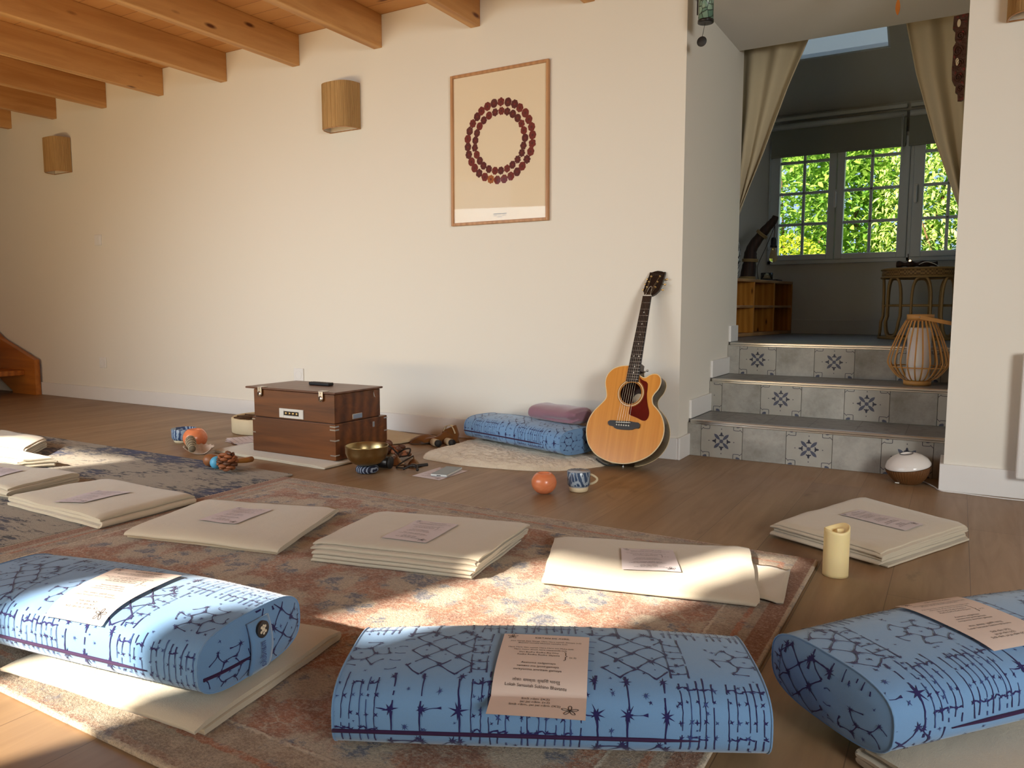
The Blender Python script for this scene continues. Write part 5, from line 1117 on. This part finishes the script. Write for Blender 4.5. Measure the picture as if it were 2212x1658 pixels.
m = MB(); m.bbox(rsx - .008, rsx - .004, 2.83, 2.90, .207, .233, .002); m.build('side_plate', M['metal'], up)
m = MB(); m.bbox(rsx - .001, rsx + .0025, 2.97, 2.985, .150, .178, .002); m.tube([(rsx - .003, 2.985, .335), (rsx + .002, 2.985, .305), (rsx + .006, 2.99, .303)], .002, 6); m.build('hook_latch', M['metal'], hm)
# remote on the lid
t = thing('remote_control', 'black remote control lying on the lid of the wooden box', 'remote', (-2.85, 2.92, .353)); m = MB(); m.bbox(-2.93, -2.79, 2.905, 2.945, .353, .369, .004); m.build('case', M['black'], t)
for i in range(10): m = MB(); m.bbox(-2.922 + .0135 * i, -2.914 + .0135 * i, 2.912, 2.92, .3688, .3705, .001, 1); m.build('button', M['inkgrey'], t)
# cloth under the box
hc = blanket('folded_cloth', 'cream folded cloth under the wooden harmonium box', [(-3.345, 2.625), (-2.54, 2.600), (-2.515, 3.09), (-3.33, 3.09)], 2, .010, 0.0, 61, amp=.0004, jit=.006, group=None)
bl10 = hc
# pages behind the box
for i in range(3):
    m = MB(); a = -.12 * i; m.bbox(-.105, .105, -.148, .148, .0006 + .003 * i, .003 + .003 * i, .0006, 1, 0, Matrix.Translation((-3.42 - .012 * i, 2.99 + .006 * i, 0)) @ Matrix.Rotation(a - .25, 4, 'Z'))
    for k in range(9): m.bbox(-.09, .09 - .03 * (k % 3), -.12 + .028 * k, -.1185 + .028 * k, .003 + .003 * i, .0032 + .003 * i, .0001, 1, 1, Matrix.Translation((-3.42 - .012 * i, 2.99 + .006 * i, 0)) @ Matrix.Rotation(a - .25, 4, 'Z'))
    tag(m.build('sheet_of_paper', [M['paper2'], M['inkgrey']]), ('bottom sheet of the white printed pages at the left of the wooden box', 'middle sheet of the white printed pages at the left of the wooden box', 'top sheet of the white printed pages at the left of the wooden box')[i], 'paper', 'pages beside the box')

# frame drum
t = thing('frame_drum', 'pale hide frame drum with dark crossed strings standing left behind the wooden box', 'drum', (-3.655, 3.26, 0))
M['hide'] = plain('cream_rawhide', L(214, 196, 160), .7, var=.1, scale=14); M['twine'] = plain('brown_twine', L(88, 58, 32), .9, var=.25, scale=60); M['redcloth'] = cloth('red_cloth', L(150, 40, 30))
dc, dr = (-3.66, 3.27), .205
m = MB(); m.lathe([(dr - .012, .004), (dr - .003, .001), (dr, .006), (dr + .001, .088), (dr - .006, .094), (dr - .014, .088), (dr - .014, .006), (dr - .012, .004)], (*dc, 0), 56); m.build('rim', M['hide'], t)
m = MB(); m.lathe([(.0001, .014), (dr - .013, .014)], (*dc, 0), 40); m.build('drum_skin', M['twine'], t)
m = MB()
for i in range(16): a = 2 * pi * i / 16; m.tube([(dc[0] + (dr - .012) * cos(a), dc[1] + (dr - .012) * sin(a), .086), (dc[0] + .03 * cos(a + .6), dc[1] + .03 * sin(a + .6), .094)], .004, 6)
m.tube([(dc[0] + .032 * cos(a * pi / 8), dc[1] + .032 * sin(a * pi / 8), .095) for a in range(16)], .006, 6, closed=True); m.build('lacing', M['twine'], t)
m = MB(); m.tube(spline([(-3.60, 3.20, .105), (-3.53, 3.17, .135), (-3.46, 3.15, .16), (-3.42, 3.14, .115)], 5), [.008 + .006 * sin(i * .5) ** 2 for i in range(16)], 8); m.build('red_beater_tie', M['redcloth'], t)

# left group: blue cup, orange tealight globe, shell, smudge stick, eggs, seed rattle
N = NT('blue_glazed_cup', .25); w_ = N.n('TexWave', Vector=N.co(), Scale=16, Distortion=9, Detail=3); z_ = N.n('SeparateXYZ', Vector=N.co())
N.set('Base Color', N.mix(N.step(w_.outputs[1], .35, .55).outputs[0], L(52, 74, 110), L(150, 170, 190))); M['bluecup'] = N.mat
t = thing('cup', 'small blue glazed cup standing behind the orange globe at left', 'cup', (-3.742, 2.745, 0))
m = MB(); m.lathe([(.0001, .018), (.060, .018), (.066, .03), (.067, .078), (.0665, .080), (.062, .078), (.060, .03), (.0001, .028)], (-3.742, 2.745, 0), 36); m.build('cup_wall', M['bluecup'], t)
m = MB(); m.lathe([(.0001, .0005), (.050, .0005), (.058, .019), (.0001, .019)], (-3.742, 2.745, 0), 32); m.build('bare_foot', M['hide'], t)
N = NT('orange_selenite', .25, 0, .5); a = N.noise(N.co((1, 1, 2.5)), 14, 5, .6, 1.0); N.set('Base Color', N.mix(a.outputs[0], L(206, 104, 62), L(242, 160, 112))); N.set('Subsurface Weight', .25); N.set('Subsurface Radius', (.02, .008, .004)); M['selenite'] = N.mat
def globe(x, y, r, label, flat=.93):
    pr = [(.0001, .0008)]; 
    for i in range(4, 30):
        a = -pi / 2 + pi * i / 36; pr.append((r * cos(a), r * flat * (1 + sin(a)) - .002))
    top = pr[-1]; pr += [(top[0] - .004, top[1] + .001), (top[0] - .008, top[1] - .003), (top[0] - .009, top[1] - .022), (.0001, top[1] - .024)]
    m = MB(); m.lathe(pr, (x, y, 0), 40); return tag(m.build('tealight_globe', M['selenite']), label, 'candle holder', 'orange stone tealight globes')
globe(-3.528, 2.655, .0625, 'orange stone tealight globe at left, beside the shell'); globe(-1.432, 2.715, .0515, 'orange stone tealight globe on the floor left of the mug, in front of the sheepskin')
M['shell'] = plain('speckled_shell', L(196, 176, 158), .4, var=.25, scale=90); M['sage'] = plain('dried_sage', L(124, 112, 92), .95, var=.3, scale=120, bump=.5)
t = thing('scallop_shell', 'speckled scallop shell lying right of the left orange globe', 'shell', (-3.36, 2.545, 0)); m = MB()
def sh(u, v):
    a = -.3 + 2 * pi * u * .62 + .4; r = v * .085 * (1 + .05 * cos(u * 2 * pi * 11)); z = .006 + .040 * v ** 2.2 + .0022 * cos(u * 2 * pi * 11) * v; return (-3.36 + 1.0 * r * cos(a), 2.56 + .9 * r * sin(a) * .9 - .01, z - .005)
m.grid(sh, 66, 12); o = m.build('valve', M['shell'], t); so = o.modifiers.new('thick', 'SOLIDIFY'); so.thickness = .003
t = thing('smudge_stick', 'dried sage smudge stick resting in the shell against the orange globe', 'smudge stick', (-3.41, 2.55, .01))
m = MB(); p0, p1 = Vector((-3.475, 2.585, .062)), Vector((-3.355, 2.505, .034)); k = 14
m.tube([lerp(p0, p1, i / k) for i in range(k + 1)], [.016 + .009 * sin(pi * min(1, i / k + .25)) + .002 * (i % 2) for i in range(k + 1)], 14); m.build('bundle', M['sage'], t)
m = MB(); d_ = (p1 - p0).normalized(); s1 = d_.orthogonal().normalized(); s2 = d_.cross(s1)
m.tube([lerp(p0, p1, i / 60) + (s1 * cos(i * .6) + s2 * sin(i * .6)) * (.0185 + .008 * sin(pi * min(1, i / 60 + .25))) for i in range(61)], .0012, 5); m.build('binding_thread', M['hide'], t)
def egg(x, y, r, col, label, an):
    m = MB(); T_ = Matrix.Rotation(an, 4, 'Z') @ Matrix.Rotation(radians(90), 4, 'Y')
    pr = [(max(.0001, r * sin(pi * i / 20) * (1 - .14 * cos(pi * i / 20) * -1)), -1.28 * r * cos(pi * i / 20)) for i in range(21)]
    m.lathe(pr, (x, y, r * 1.06 + RUGZ), 24, 0, T_); return tag(m.build('egg_shaker', plain(col[0], col[1], .45, var=.05)), label, 'egg shaker', 'egg shakers on the rug edge')
egg(-3.005, 2.345, .030, ('brown_egg', L(140, 88, 52)), 'brown egg shaker at the left of the seed rattle', .6); egg(-2.945, 2.330, .029, ('sky_blue_egg', L(86, 168, 206)), 'sky blue egg shaker against the seed rattle', 1.9); egg(-2.945, 2.405, .027, ('pink_egg', L(206, 150, 170)), 'pink egg shaker mostly hidden behind the blue one', .2)
M['nut'] = plain('reddish_brown_seed_pod', L(142, 84, 48), .55, var=.3, scale=40); M['nutd'] = plain('dark_seed_pod', L(92, 54, 32), .55, var=.3, scale=40); M['stick'] = plain('yellow_wood_stick', L(178, 122, 54), .5, var=.15)
t = thing('seed_rattle', 'round brown seed pod rattle with a yellow wooden handle at the rug edge', 'rattle', (-2.83, 2.315, RUGZ)); rng = random.Random(8); rc = Vector((-2.845, 2.305, RUGZ + .050))
m = MB(); m.ball(rc, .034, 18); m.build('core', M['nutd'], t)
for i in range(34):
    zq = 1 - 2 * (i + .5) / 34; a = i * 2.4; dr_ = Vector((sqrt(1 - zq * zq) * cos(a), sqrt(1 - zq * zq) * sin(a), zq)); p = rc + dr_ * .038
    if p.z < RUGZ + .014: continue
    m = MB(); Tq = (dr_ + Vector((rng.uniform(-.4, .4), rng.uniform(-.4, .4), rng.uniform(-.4, .4)))).to_track_quat('Y', 'X').to_matrix().to_4x4(); m.ball(p, .019, 10, 0, (.42, .62, 1.0), Tq); m.build('seed_pod', M['nut'] if i % 3 else M['nutd'], t)
m = MB(); m.tube([rc + Vector((.03, .02, .004)), (-2.855, 2.37, .05), (-2.875, 2.43, .04), (-2.895, 2.485, .034)], [.008, .011, .013, .014], 12); m.build('handle', M['stick'], t)

# singing bowl on its ring cushion
bx_, by_ = -2.322, 2.655; N = NT('hammered_brass', .32, 1.0); a = N.noise(N.co(), 34, 3); N.set('Base Color', N.mix(a.outputs[0], (.30, .22, .10, 1), (.46, .36, .18, 1))); N.bump(a.outputs[0], .15, .004); M['brass'] = N.mat
N = NT('blue_brocade', .7); w_ = N.n('TexWave', Vector=N.co(), Scale=22, Distortion=6, Detail=2); N.set('Base Color', N.ramp(w_.outputs[1], [(.45, L(18, 24, 48)), (.68, L(44, 56, 90)), (.80, L(140, 150, 164))]).outputs[0]); M['brocade'] = N.mat
m = MB(); m.tube([(bx_ + .036 * cos(a * pi / 16), by_ + .036 * sin(a * pi / 16), .0175) for a in range(32)], .017, 12, closed=True); tag(m.build('ring_cushion', M['brocade']), 'small dark blue patterned ring cushion under the brass bowl', 'cushion')
m = MB(); m.lathe([(.0001, .034), (.04, .035), (.066, .046), (.086, .066), (.097, .092), (.0985, .122), (.100, .124), (.0985, .126), (.094, .123), (.092, .094), (.081, .069), (.062, .051), (.0001, .041)], (bx_, by_, .002), 48)
tag(m.build('singing_bowl', M['brass']), 'brass singing bowl in front of the wooden box', 'bowl')
# seed shell shaker cluster with loop, black clip, tingsha
t = thing('nut_shell_shaker', 'bunch of brown nut shells with a cord loop right of the brass bowl', 'shaker', (-2.42, 2.95, 0)); rng = random.Random(21)
for i in range(24):
    p = Vector((-2.445 + rng.uniform(-.075, .085), 2.97 + rng.uniform(-.07, .07), 0)); p.z = .018 + max(0, .075 - ((p.x + 2.445) ** 2 + (p.y - 2.97) ** 2) * 9) * rng.uniform(.3, 1)
    m = MB(); m.ball(p, .021, 10, 0, (.8, .6, 1.0), Matrix.Rotation(rng.uniform(0, 3), 4, 'X') @ Matrix.Rotation(rng.uniform(0, 3), 4, 'Y')); m.build('nut_shell', rng.choice([M['nut'], M['nutd'], M['nutd']]), t)
m = MB(); m.tube(spline([(-2.30, 2.86, .06), (-2.25, 2.84, .085), (-2.215, 2.84, .09), (-2.222, 2.83, .06), (-2.27, 2.83, .05)], 6), .004, 6); m.tube(spline([(-2.41, 2.86, .05), (-2.39, 2.83, .085), (-2.34, 2.84, .09), (-2.30, 2.86, .05)], 6), .004, 6); m.build('cord_loop', M['cord'], t)
t = thing('black_shaker_handle', 'short black cylinder lying in front of the nut shells by the bowl', 'handle', (-2.32, 2.775, 0))
m = MB(); m.tube([(-2.40, 2.752, .029), (-2.285, 2.775, .029)], .027, 20); m.build('barrel', M['black'], t); m = MB(); m.tube([(-2.290, 2.774, .029), (-2.280, 2.776, .029)], .0285, 20); m.build('end_ring', M['darkrub'], t)
M['bronze'] = plain('dark_bronze', (.22, .13, .07, 1), .4, .9, .2)
def cymbal(x, y, label, s=1.0):
    m = MB(); m.lathe([(.046 * s, .001), (.048 * s, .004), (.030 * s, .008), (.022 * s, .022), (.010 * s, .034), (.003, .036), (.003, .046), (.0001, .047)], (x, y, 0), 32); return tag(m.build('finger_cymbal', M['bronze']), label, 'cymbal', 'finger cymbals')
cymbal(-2.222, 2.875, 'bronze finger cymbal beside the black capo'); cymbal(-2.318, 2.868, 'bronze finger cymbal half hidden behind the black cylinder', .9)
m = MB(); m.tube(spline([(-2.222, 2.875, .0505), (-2.250, 2.845, .03), (-2.275, 2.815, .006), (-2.25, 2.79, .006), (-2.205, 2.80, .006)], 7), .0035, 6); tag(m.build('leather_cord', M['cord']), 'dark leather cord running from the finger cymbal over the floor', 'cord')
t = thing('guitar_capo', 'black guitar capo on the floor left of the phone', 'capo', (-2.13, 2.79, 0))
m = MB(); m.tube(spline([(-2.19, 2.752, .012), (-2.165, 2.775, .026), (-2.14, 2.785, .026), (-2.118, 2.768, .012)], 5), [.006] * 6 + [.009] * 6 + [.007] * 4, 8); m.build('jaw', M['black'], t)
m = MB(); m.tube(spline([(-2.145, 2.785, .024), (-2.135, 2.80, .026), (-2.11, 2.835, .027)], 5), [.008] * 11, 8); m.build('lever', M['black'], t)
m = MB(); m.tube([(-2.143, 2.780, .018), (-2.143, 2.789, .032)], .0045, 10); m.build('spring_pin', M['metal'], t)
# phone on its sheet
t = thing('smartphone', 'grey smartphone lying on a song sheet on the floor', 'phone', (-2.0, 2.825, .002)); Tp = Matrix.Translation((-1.997, 2.828, 0)) @ Matrix.Rotation(radians(11), 4, 'Z')
m = MB(); m.bbox(-.041, .041, -.088, .088, .0022, .0125, .0045, 3, 0, Tp); m.build('case', M['rail'], t)
N = NT('dark_phone_glass', .08); N.set('Base Color', (.05, .065, .075, 1)); M['screen'] = N.mat
m = MB(); m.bbox(-.0385, .0385, -.0855, .0855, .0122, .0132, .0004, 1, 0, Tp); m.build('screen', M['screen'], t)
m = MB(); m.bbox(-.010, .010, -.0885, -.087, .0055, .009, .0006, 1, 0, Tp); m.build('charging_port', M['black'], t)

# cream cloth spread by the wall, felt pouch and two small rolls
M['sailcloth'] = cloth('cream_canvas', L(206, 186, 152), .95, .06, 500, .1, .2)
def cloth_sheet(name, label, pts, z0, seed, mt, amp=.006, group=None, nx=28, ny=20):
    a, b, c, d = [Vector((x, y, 0)) for x, y in pts]; m = MB()
    def fn(u, v):
        p = a + (b - a) * u + (d - a) * v + (a - b + c - d) * u * v; e = 1 if min(u, v, 1 - u, 1 - v) > .001 else .1
        p.x += .010 * noise.noise(Vector((u * 6, v * 6, seed))); p.y += .010 * noise.noise(Vector((u * 6, v * 6, seed + 9)))
        return (p.x, p.y, z0 + .003 + amp * (.9 + fbm(p.x * 6, p.y * 6, seed)) * e + amp * 1.1 * max(0, noise.noise(Vector((p.x * 3 + p.y * 9, 0, seed)))))
    m.grid(fn, nx, ny); o = m.build(name, mt); so = o.modifiers.new('thick', 'SOLIDIFY'); so.thickness = .004; so.offset = 1
    return tag(o, label, 'cloth', group)
cloth_sheet('canvas_cloth', 'cream canvas cloth spread along the wall right of the wooden box', [(-3.0, 3.20), (-2.68, 3.225), (-2.55, 3.56), (-3.0, 3.62)], 0.0, 5, M['sailcloth'], .012)
cloth_sheet('canvas_cloth', 'small folded cream cloth corner behind the nut shells', [(-2.86, 3.06), (-2.545, 3.10), (-2.63, 3.20), (-2.86, 3.19)], 0.0, 15, M['sailcloth'], .008)
M['suede'] = cloth('brown_suede', L(122, 76, 32), .9, .08, 300, .3, .25, vs=20)
t = thing('suede_bag', 'crumpled brown suede bag with a pale strap by the wall left of the back bolster', 'bag', (-2.46, 3.43, 0)); m = MB()
def bag(u, v):
    a = 2 * pi * u; w_ = sin(pi * v) ** .5; x = lerp(-2.61, -2.385, v); y = lerp(3.345, 3.50, v) + .055 * cos(a) * w_; h = (.030 + .060 * v + .022 * sin(v * 9)) * w_
    return (x + .008 * noise.noise(Vector((u * 7, v * 5, 1))), y + .012 * noise.noise(Vector((u * 6, v * 8, 4))), max(.001, h * (.5 + .5 * sin(a)) + .010 * noise.noise(Vector((u * 5, v * 7, 2))) * w_))
m.grid(bag, 40, 30, 0, True); m.build('pouch', M['suede'], t)
m = MB(); vs = [(-2.335, 3.46, .004), (-2.42, 3.47, .02), (-2.40, 3.50, .085), (-2.335, 3.49, .10), (-2.325, 3.475, .05)]
m.prism([(-2.445, .02), (-2.41, .075), (-2.345, .105), (-2.328, .055), (-2.335, .012), (-2.40, .006)], lambda x, y, h: (x - .045, 3.455 + h + (x + 2.39) * .3, y), 0, .012); m.build('flap', M['suede'], t)
m = MB(); P = spline([(-2.455, 3.455, .07), (-2.445, 3.46, .098), (-2.415, 3.465, .105), (-2.40, 3.47, .092), (-2.385, 3.47, .06)], 6)
vs = []
for p in P: vs += [(p.x, p.y - .012, p.z), (p.x, p.y + .012, p.z)]
m.add(vs, [(2 * i, 2 * i + 1, 2 * i + 3, 2 * i + 2) for i in range(len(P) - 1)], 0, True); o = m.build('strap', M['sailcloth'], t); so = o.modifiers.new('thick', 'SOLIDIFY'); so.thickness = .003
for (x, y, lb) in ((-2.44, 3.352, 'small cream roll with a dark end lying in front of the suede bag'), (-2.385, 3.405, 'small dark-ended roll between the suede bag and the sheepskin')):
    t = thing('cloth_roll', lb, 'roll', (x, y, 0), 'small rolls by the suede bag'); m = MB(); m.tube([(x - .025, y + .012, .021), (x + .018, y - .008, .021)], .020, 18); m.build('sleeve', M['sailcloth'], t)
    m = MB(); m.tube([(x + .0185, y - .0082, .021), (x + .034, y - .0155, .021)], .0185, 18); m.build('dark_end', M['darkrub'], t)

# mug
N = NT('blue_fern_glaze', .22); sp = N.n('SeparateXYZ', Vector=N.co()); w_ = N.n('TexWave', Vector=N.co((1, 1, .6), rot=(.3, .2, .4)), Scale=26, Distortion=5, Detail=3); w2 = N.n('TexWave', Vector=N.co((1, 1, .6), rot=(-.5, .7, 1.4)), Scale=24, Distortion=5, Detail=3)
N.set('Base Color', N.mix(N.step(N.math('MAXIMUM', w_.outputs[1], w2.outputs[1]), .80, .92).outputs[0], L(60, 80, 108), L(164, 178, 190))); M['fern'] = N.mat; M['mugin'] = plain('grey_white_glaze', L(172, 180, 188), .2)
mx_, my_ = -1.328, 2.825; t = thing('mug', 'blue patterned mug with a pale foot right of the orange globe', 'mug', (mx_, my_, 0))
m = MB(); m.lathe([(.040, .022), (.047, .030), (.0485, .084), (.0475, .0855), (.0455, .084)], (mx_, my_, 0), 40); m.build('glazed_wall', M['fern'], t)
m = MB(); m.lathe([(.0458, .0842), (.0445, .03), (.038, .014), (.0001, .013)], (mx_, my_, 0), 40); m.build('inside', M['mugin'], t)
m = MB(); m.lathe([(.0001, .001), (.036, .001), (.0385, .004), (.041, .0225), (.0001, .0225)], (mx_, my_, 0), 40); m.build('bare_foot', M['hide'], t)
m = MB(); hA = radians(22); P = [(mx_ + (.046 + .030 * sin(pi * i / 14) ** .8) * cos(hA), my_ + (.046 + .030 * sin(pi * i / 14) ** .8) * sin(hA), lerp(.072, .030, i / 14)) for i in range(15)]; m.tube(P, .0052, 10); m.build('handle', M['hide'], t)
# pillar candle
px, py = -.268, 2.288; m = MB()
def pc(u, v):
    a = 2 * pi * u; zt = .136 + .006 * sin(a + .6) + .004 * sin(2 * a)
    if v < .6: r, z = .0345, zt * v / .6
    elif v < .7: r, z = .0345 - .004 * ((v - .6) / .1), zt + .002 * (v - .6) / .1
    else: r, z = .0305 * (1 - (v - .7) / .3), zt - .012 * min(1, (v - .7) / .1)
    return (px + max(r, .0005) * cos(a), py + max(r, .0005) * sin(a), z + .0006)
N = NT('ivory_candle_wax', .45); N.set('Base Color', L(240, 220, 164)); N.set('Subsurface Weight', .25); N.set('Subsurface Radius', (.02, .014, .006)); M['pillar'] = N.mat
m.grid(pc, 40, 30, 0, True); m.add([(px + .0345 * cos(2 * pi * i / 40), py + .0345 * sin(2 * pi * i / 40), .0006) for i in range(40)], [list(range(40))[::-1]])
pcn = thing('pillar_candle', 'ivory pillar candle standing at the back right corner of the terracotta rug', 'candle', (px, py, 0)); m.build('wax_body', M['pillar'], pcn)
# diffuser
M['diffwood'] = plain('brown_fluted_wood', L(104, 68, 36), .45, var=.12, scale=30); dcx, dcy = -.158, 3.672
t = thing('aroma_diffuser', 'oval aroma diffuser with white lid and brown fluted base at the foot of the steps', 'diffuser', (dcx, dcy, 0))
Td = Matrix.Rotation(radians(-9), 4, 'Y') @ Matrix.Rotation(radians(6), 4, 'X')
m = MB(); vs = []; nS, nZ = 144, 12
for j in range(nZ + 1):
    z = j / nZ; r0 = lerp(.046, .0895, sin(z * pi / 2) ** .85)
    for k in range(nS):
        a = 2 * pi * k / nS; r = r0 * (1 - (.018 if k % 3 == 0 and 0 < j < nZ else 0)); q = Vector((r * cos(a), r * sin(a), .072)); q = Td @ (q - Vector((0, 0, .072))); x, y = r * cos(a), r * sin(a)
        vs.append((dcx + x, dcy + y, .0015 + z * (.072 + q.z * (1 if z > 0 else 0) * z)))
m.add(vs, [(j * nS + k, j * nS + (k + 1) % nS, (j + 1) * nS + (k + 1) % nS, (j + 1) * nS + k) for j in range(nZ) for k in range(nS)] + [list(range(nS))[::-1]], 0, False); m.build('fluted_base', M['diffwood'], t)
N = NT('white_gloss_plastic', .15); N.set('Base Color', (.80, .77, .73, 1)); M['gloss'] = N.mat
m = MB(); m.lathe([(.0885, -.001), (.0905, .001), (.0895, .008), (.080, .026), (.060, .043), (.035, .054), (.026, .0565), (.024, .055), (.022, .046), (.0001, .045)], (dcx, dcy, .0755), 56, 0, Td); m.build('white_lid', M['gloss'], t)
m = MB(); m.tube([Vector((dcx, dcy, .0755)) + Td @ Vector((.0255 * cos(a * pi / 16), .0255 * sin(a * pi / 16), .0568)) for a in range(32)], .0016, 6, closed=True); m.build('dark_ring', M['black'], t)
m = MB(); m.bbox(dcx - .045, dcx - .028, dcy - .047, dcy - .043, .004, .008, .001, 1); m.build('status_light', M['pearl'], t)
m = MB(); m.tube(spline([(dcx + .03, dcy + .04, .012), (-.088, 3.704, .004), (-.055, 3.64, .003), (-.027, 3.572, .003), (.05, 3.565, .003), (.146, 3.552, .003), (.257, 3.549, .003), (.6, 3.57, .003)], 8), .0026, 6); m.build('power_cable', M['white'], t)

# ------------------------------------------------------------------ garden outside the alcove window
def leafmat(name, c1, c2):
    N = NT(name, .45, 0, .4); a = N.noise(N.co(), 5, 3); col = N.mix(N.step(a.outputs[0], .35, .65).outputs[0], c1, c2); N.set('Base Color', col)
    tr = N.n('BsdfTranslucent', Color=col); mx = N.n('MixShader', Fac=.35, i1=N.b.outputs[0], i2=tr.outputs[0]); N.t.links.new(mx.outputs[0], N.t.nodes['Material Output'].inputs[0]); return N.mat
lm = {'laurel': leafmat('laurel_leaf', L(96, 148, 50), L(176, 208, 92)), 'lime': leafmat('lime_leaf', L(190, 206, 50), L(226, 230, 90)), 'hedge': leafmat('hedge_leaf', L(182, 210, 100), L(224, 234, 148))}
M['bark'] = plain('shrub_bark', L(120, 90, 62), .9, var=.25)
def shrub(label, cx, cy, rx, ry, rz, cz, n, ll, lw, kind, seed, hang=0.0):
    rng = random.Random(seed); t = thing('garden_shrub', label, 'shrub', (cx, cy, -.13), 'shrubs outside the alcove window'); vs = []; fs = []
    for i in range(n):
        while True:
            d = Vector((rng.uniform(-1, 1), rng.uniform(-1, 1), rng.uniform(-1, 1)))
            if .2 < d.length < 1: break
        d = d.normalized() * (rng.random() ** .33 * .45 + .58); p = Vector((cx + d.x * rx, cy + d.y * ry, cz + d.z * rz))
        if p.z < 0 or p.y > cy + ry * .4: continue
        a = Vector((rng.gauss(0, 1) + d.x * .6, rng.gauss(0, .8) - .7, rng.gauss(0, .8) + .2 - hang)).normalized(); s = a.cross(Vector((rng.gauss(0, .4), rng.gauss(0, .4), 1))).normalized(); u = s.cross(a).normalized()
        l, w_ = ll * rng.uniform(.6, 1.2), lw * rng.uniform(.7, 1.2); b = len(vs)
        for t_, k in ((0, .05), (.35, 1), (.7, .8), (1, .04)):
            c0 = p + a * l * t_ - u * l * .25 * t_ * t_; vs += [c0 + s * w_ * k / 2 + u * w_ * .18 * k, c0, c0 - s * w_ * k / 2 + u * w_ * .18 * k]
        for j in range(3): fs += [(b + 3 * j, b + 3 * j + 1, b + 3 * j + 4, b + 3 * j + 3), (b + 3 * j + 1, b + 3 * j + 2, b + 3 * j + 5, b + 3 * j + 4)]
    m = MB(); m.add(vs, fs); m.build('foliage', lm[kind], t, recalc=False)
    m = MB(); 
    for i in range(7): a = rng.uniform(0, 6.28); m.tube(spline([(cx, cy, -.12), (cx + .3 * rx * cos(a), cy + .3 * ry * sin(a), cz * .5), (cx + .75 * rx * cos(a), cy + .75 * ry * sin(a), cz + rz * rng.uniform(.1, .6))], 5), [.03 - .0022 * q for q in range(11)], 6)
    m.build('branches', M['bark'], t)
shrub('broad-leaved dark green shrub behind the left casement', -1.9, 10.4, 1.1, .9, 1.6, 1.75, 9000, .13, .052, 'laurel', 1)
shrub('broad-leaved shrub behind the middle casement', -.85, 10.9, 1.0, .9, 1.7, 1.9, 9000, .13, .052, 'laurel', 2)
shrub('low lime green bush at the lower left of the window', -1.75, 9.35, .50, .42, .62, .95, 3000, .055, .035, 'lime', 3)
shrub('pale green feathery hedge behind the right half of the window', .15, 10.3, 1.15, .9, 1.9, 1.6, 15000, .085, .028, 'hedge', 4, .5)
shrub('pale green feathery hedge further to the right outside', 1.9, 10.6, 1.2, .9, 1.9, 1.7, 9000, .085, .028, 'hedge', 5, .5)
shrub('dark green shrub far left outside the window', -3.6, 10.8, 1.2, .9, 1.7, 1.7, 2500, .15, .06, 'laurel', 6)
shrub('tall green hedge closing the garden behind the shrubs', -.8, 12.3, 3.6, .7, 2.0, 1.6, 20000, .16, .085, 'laurel', 7)
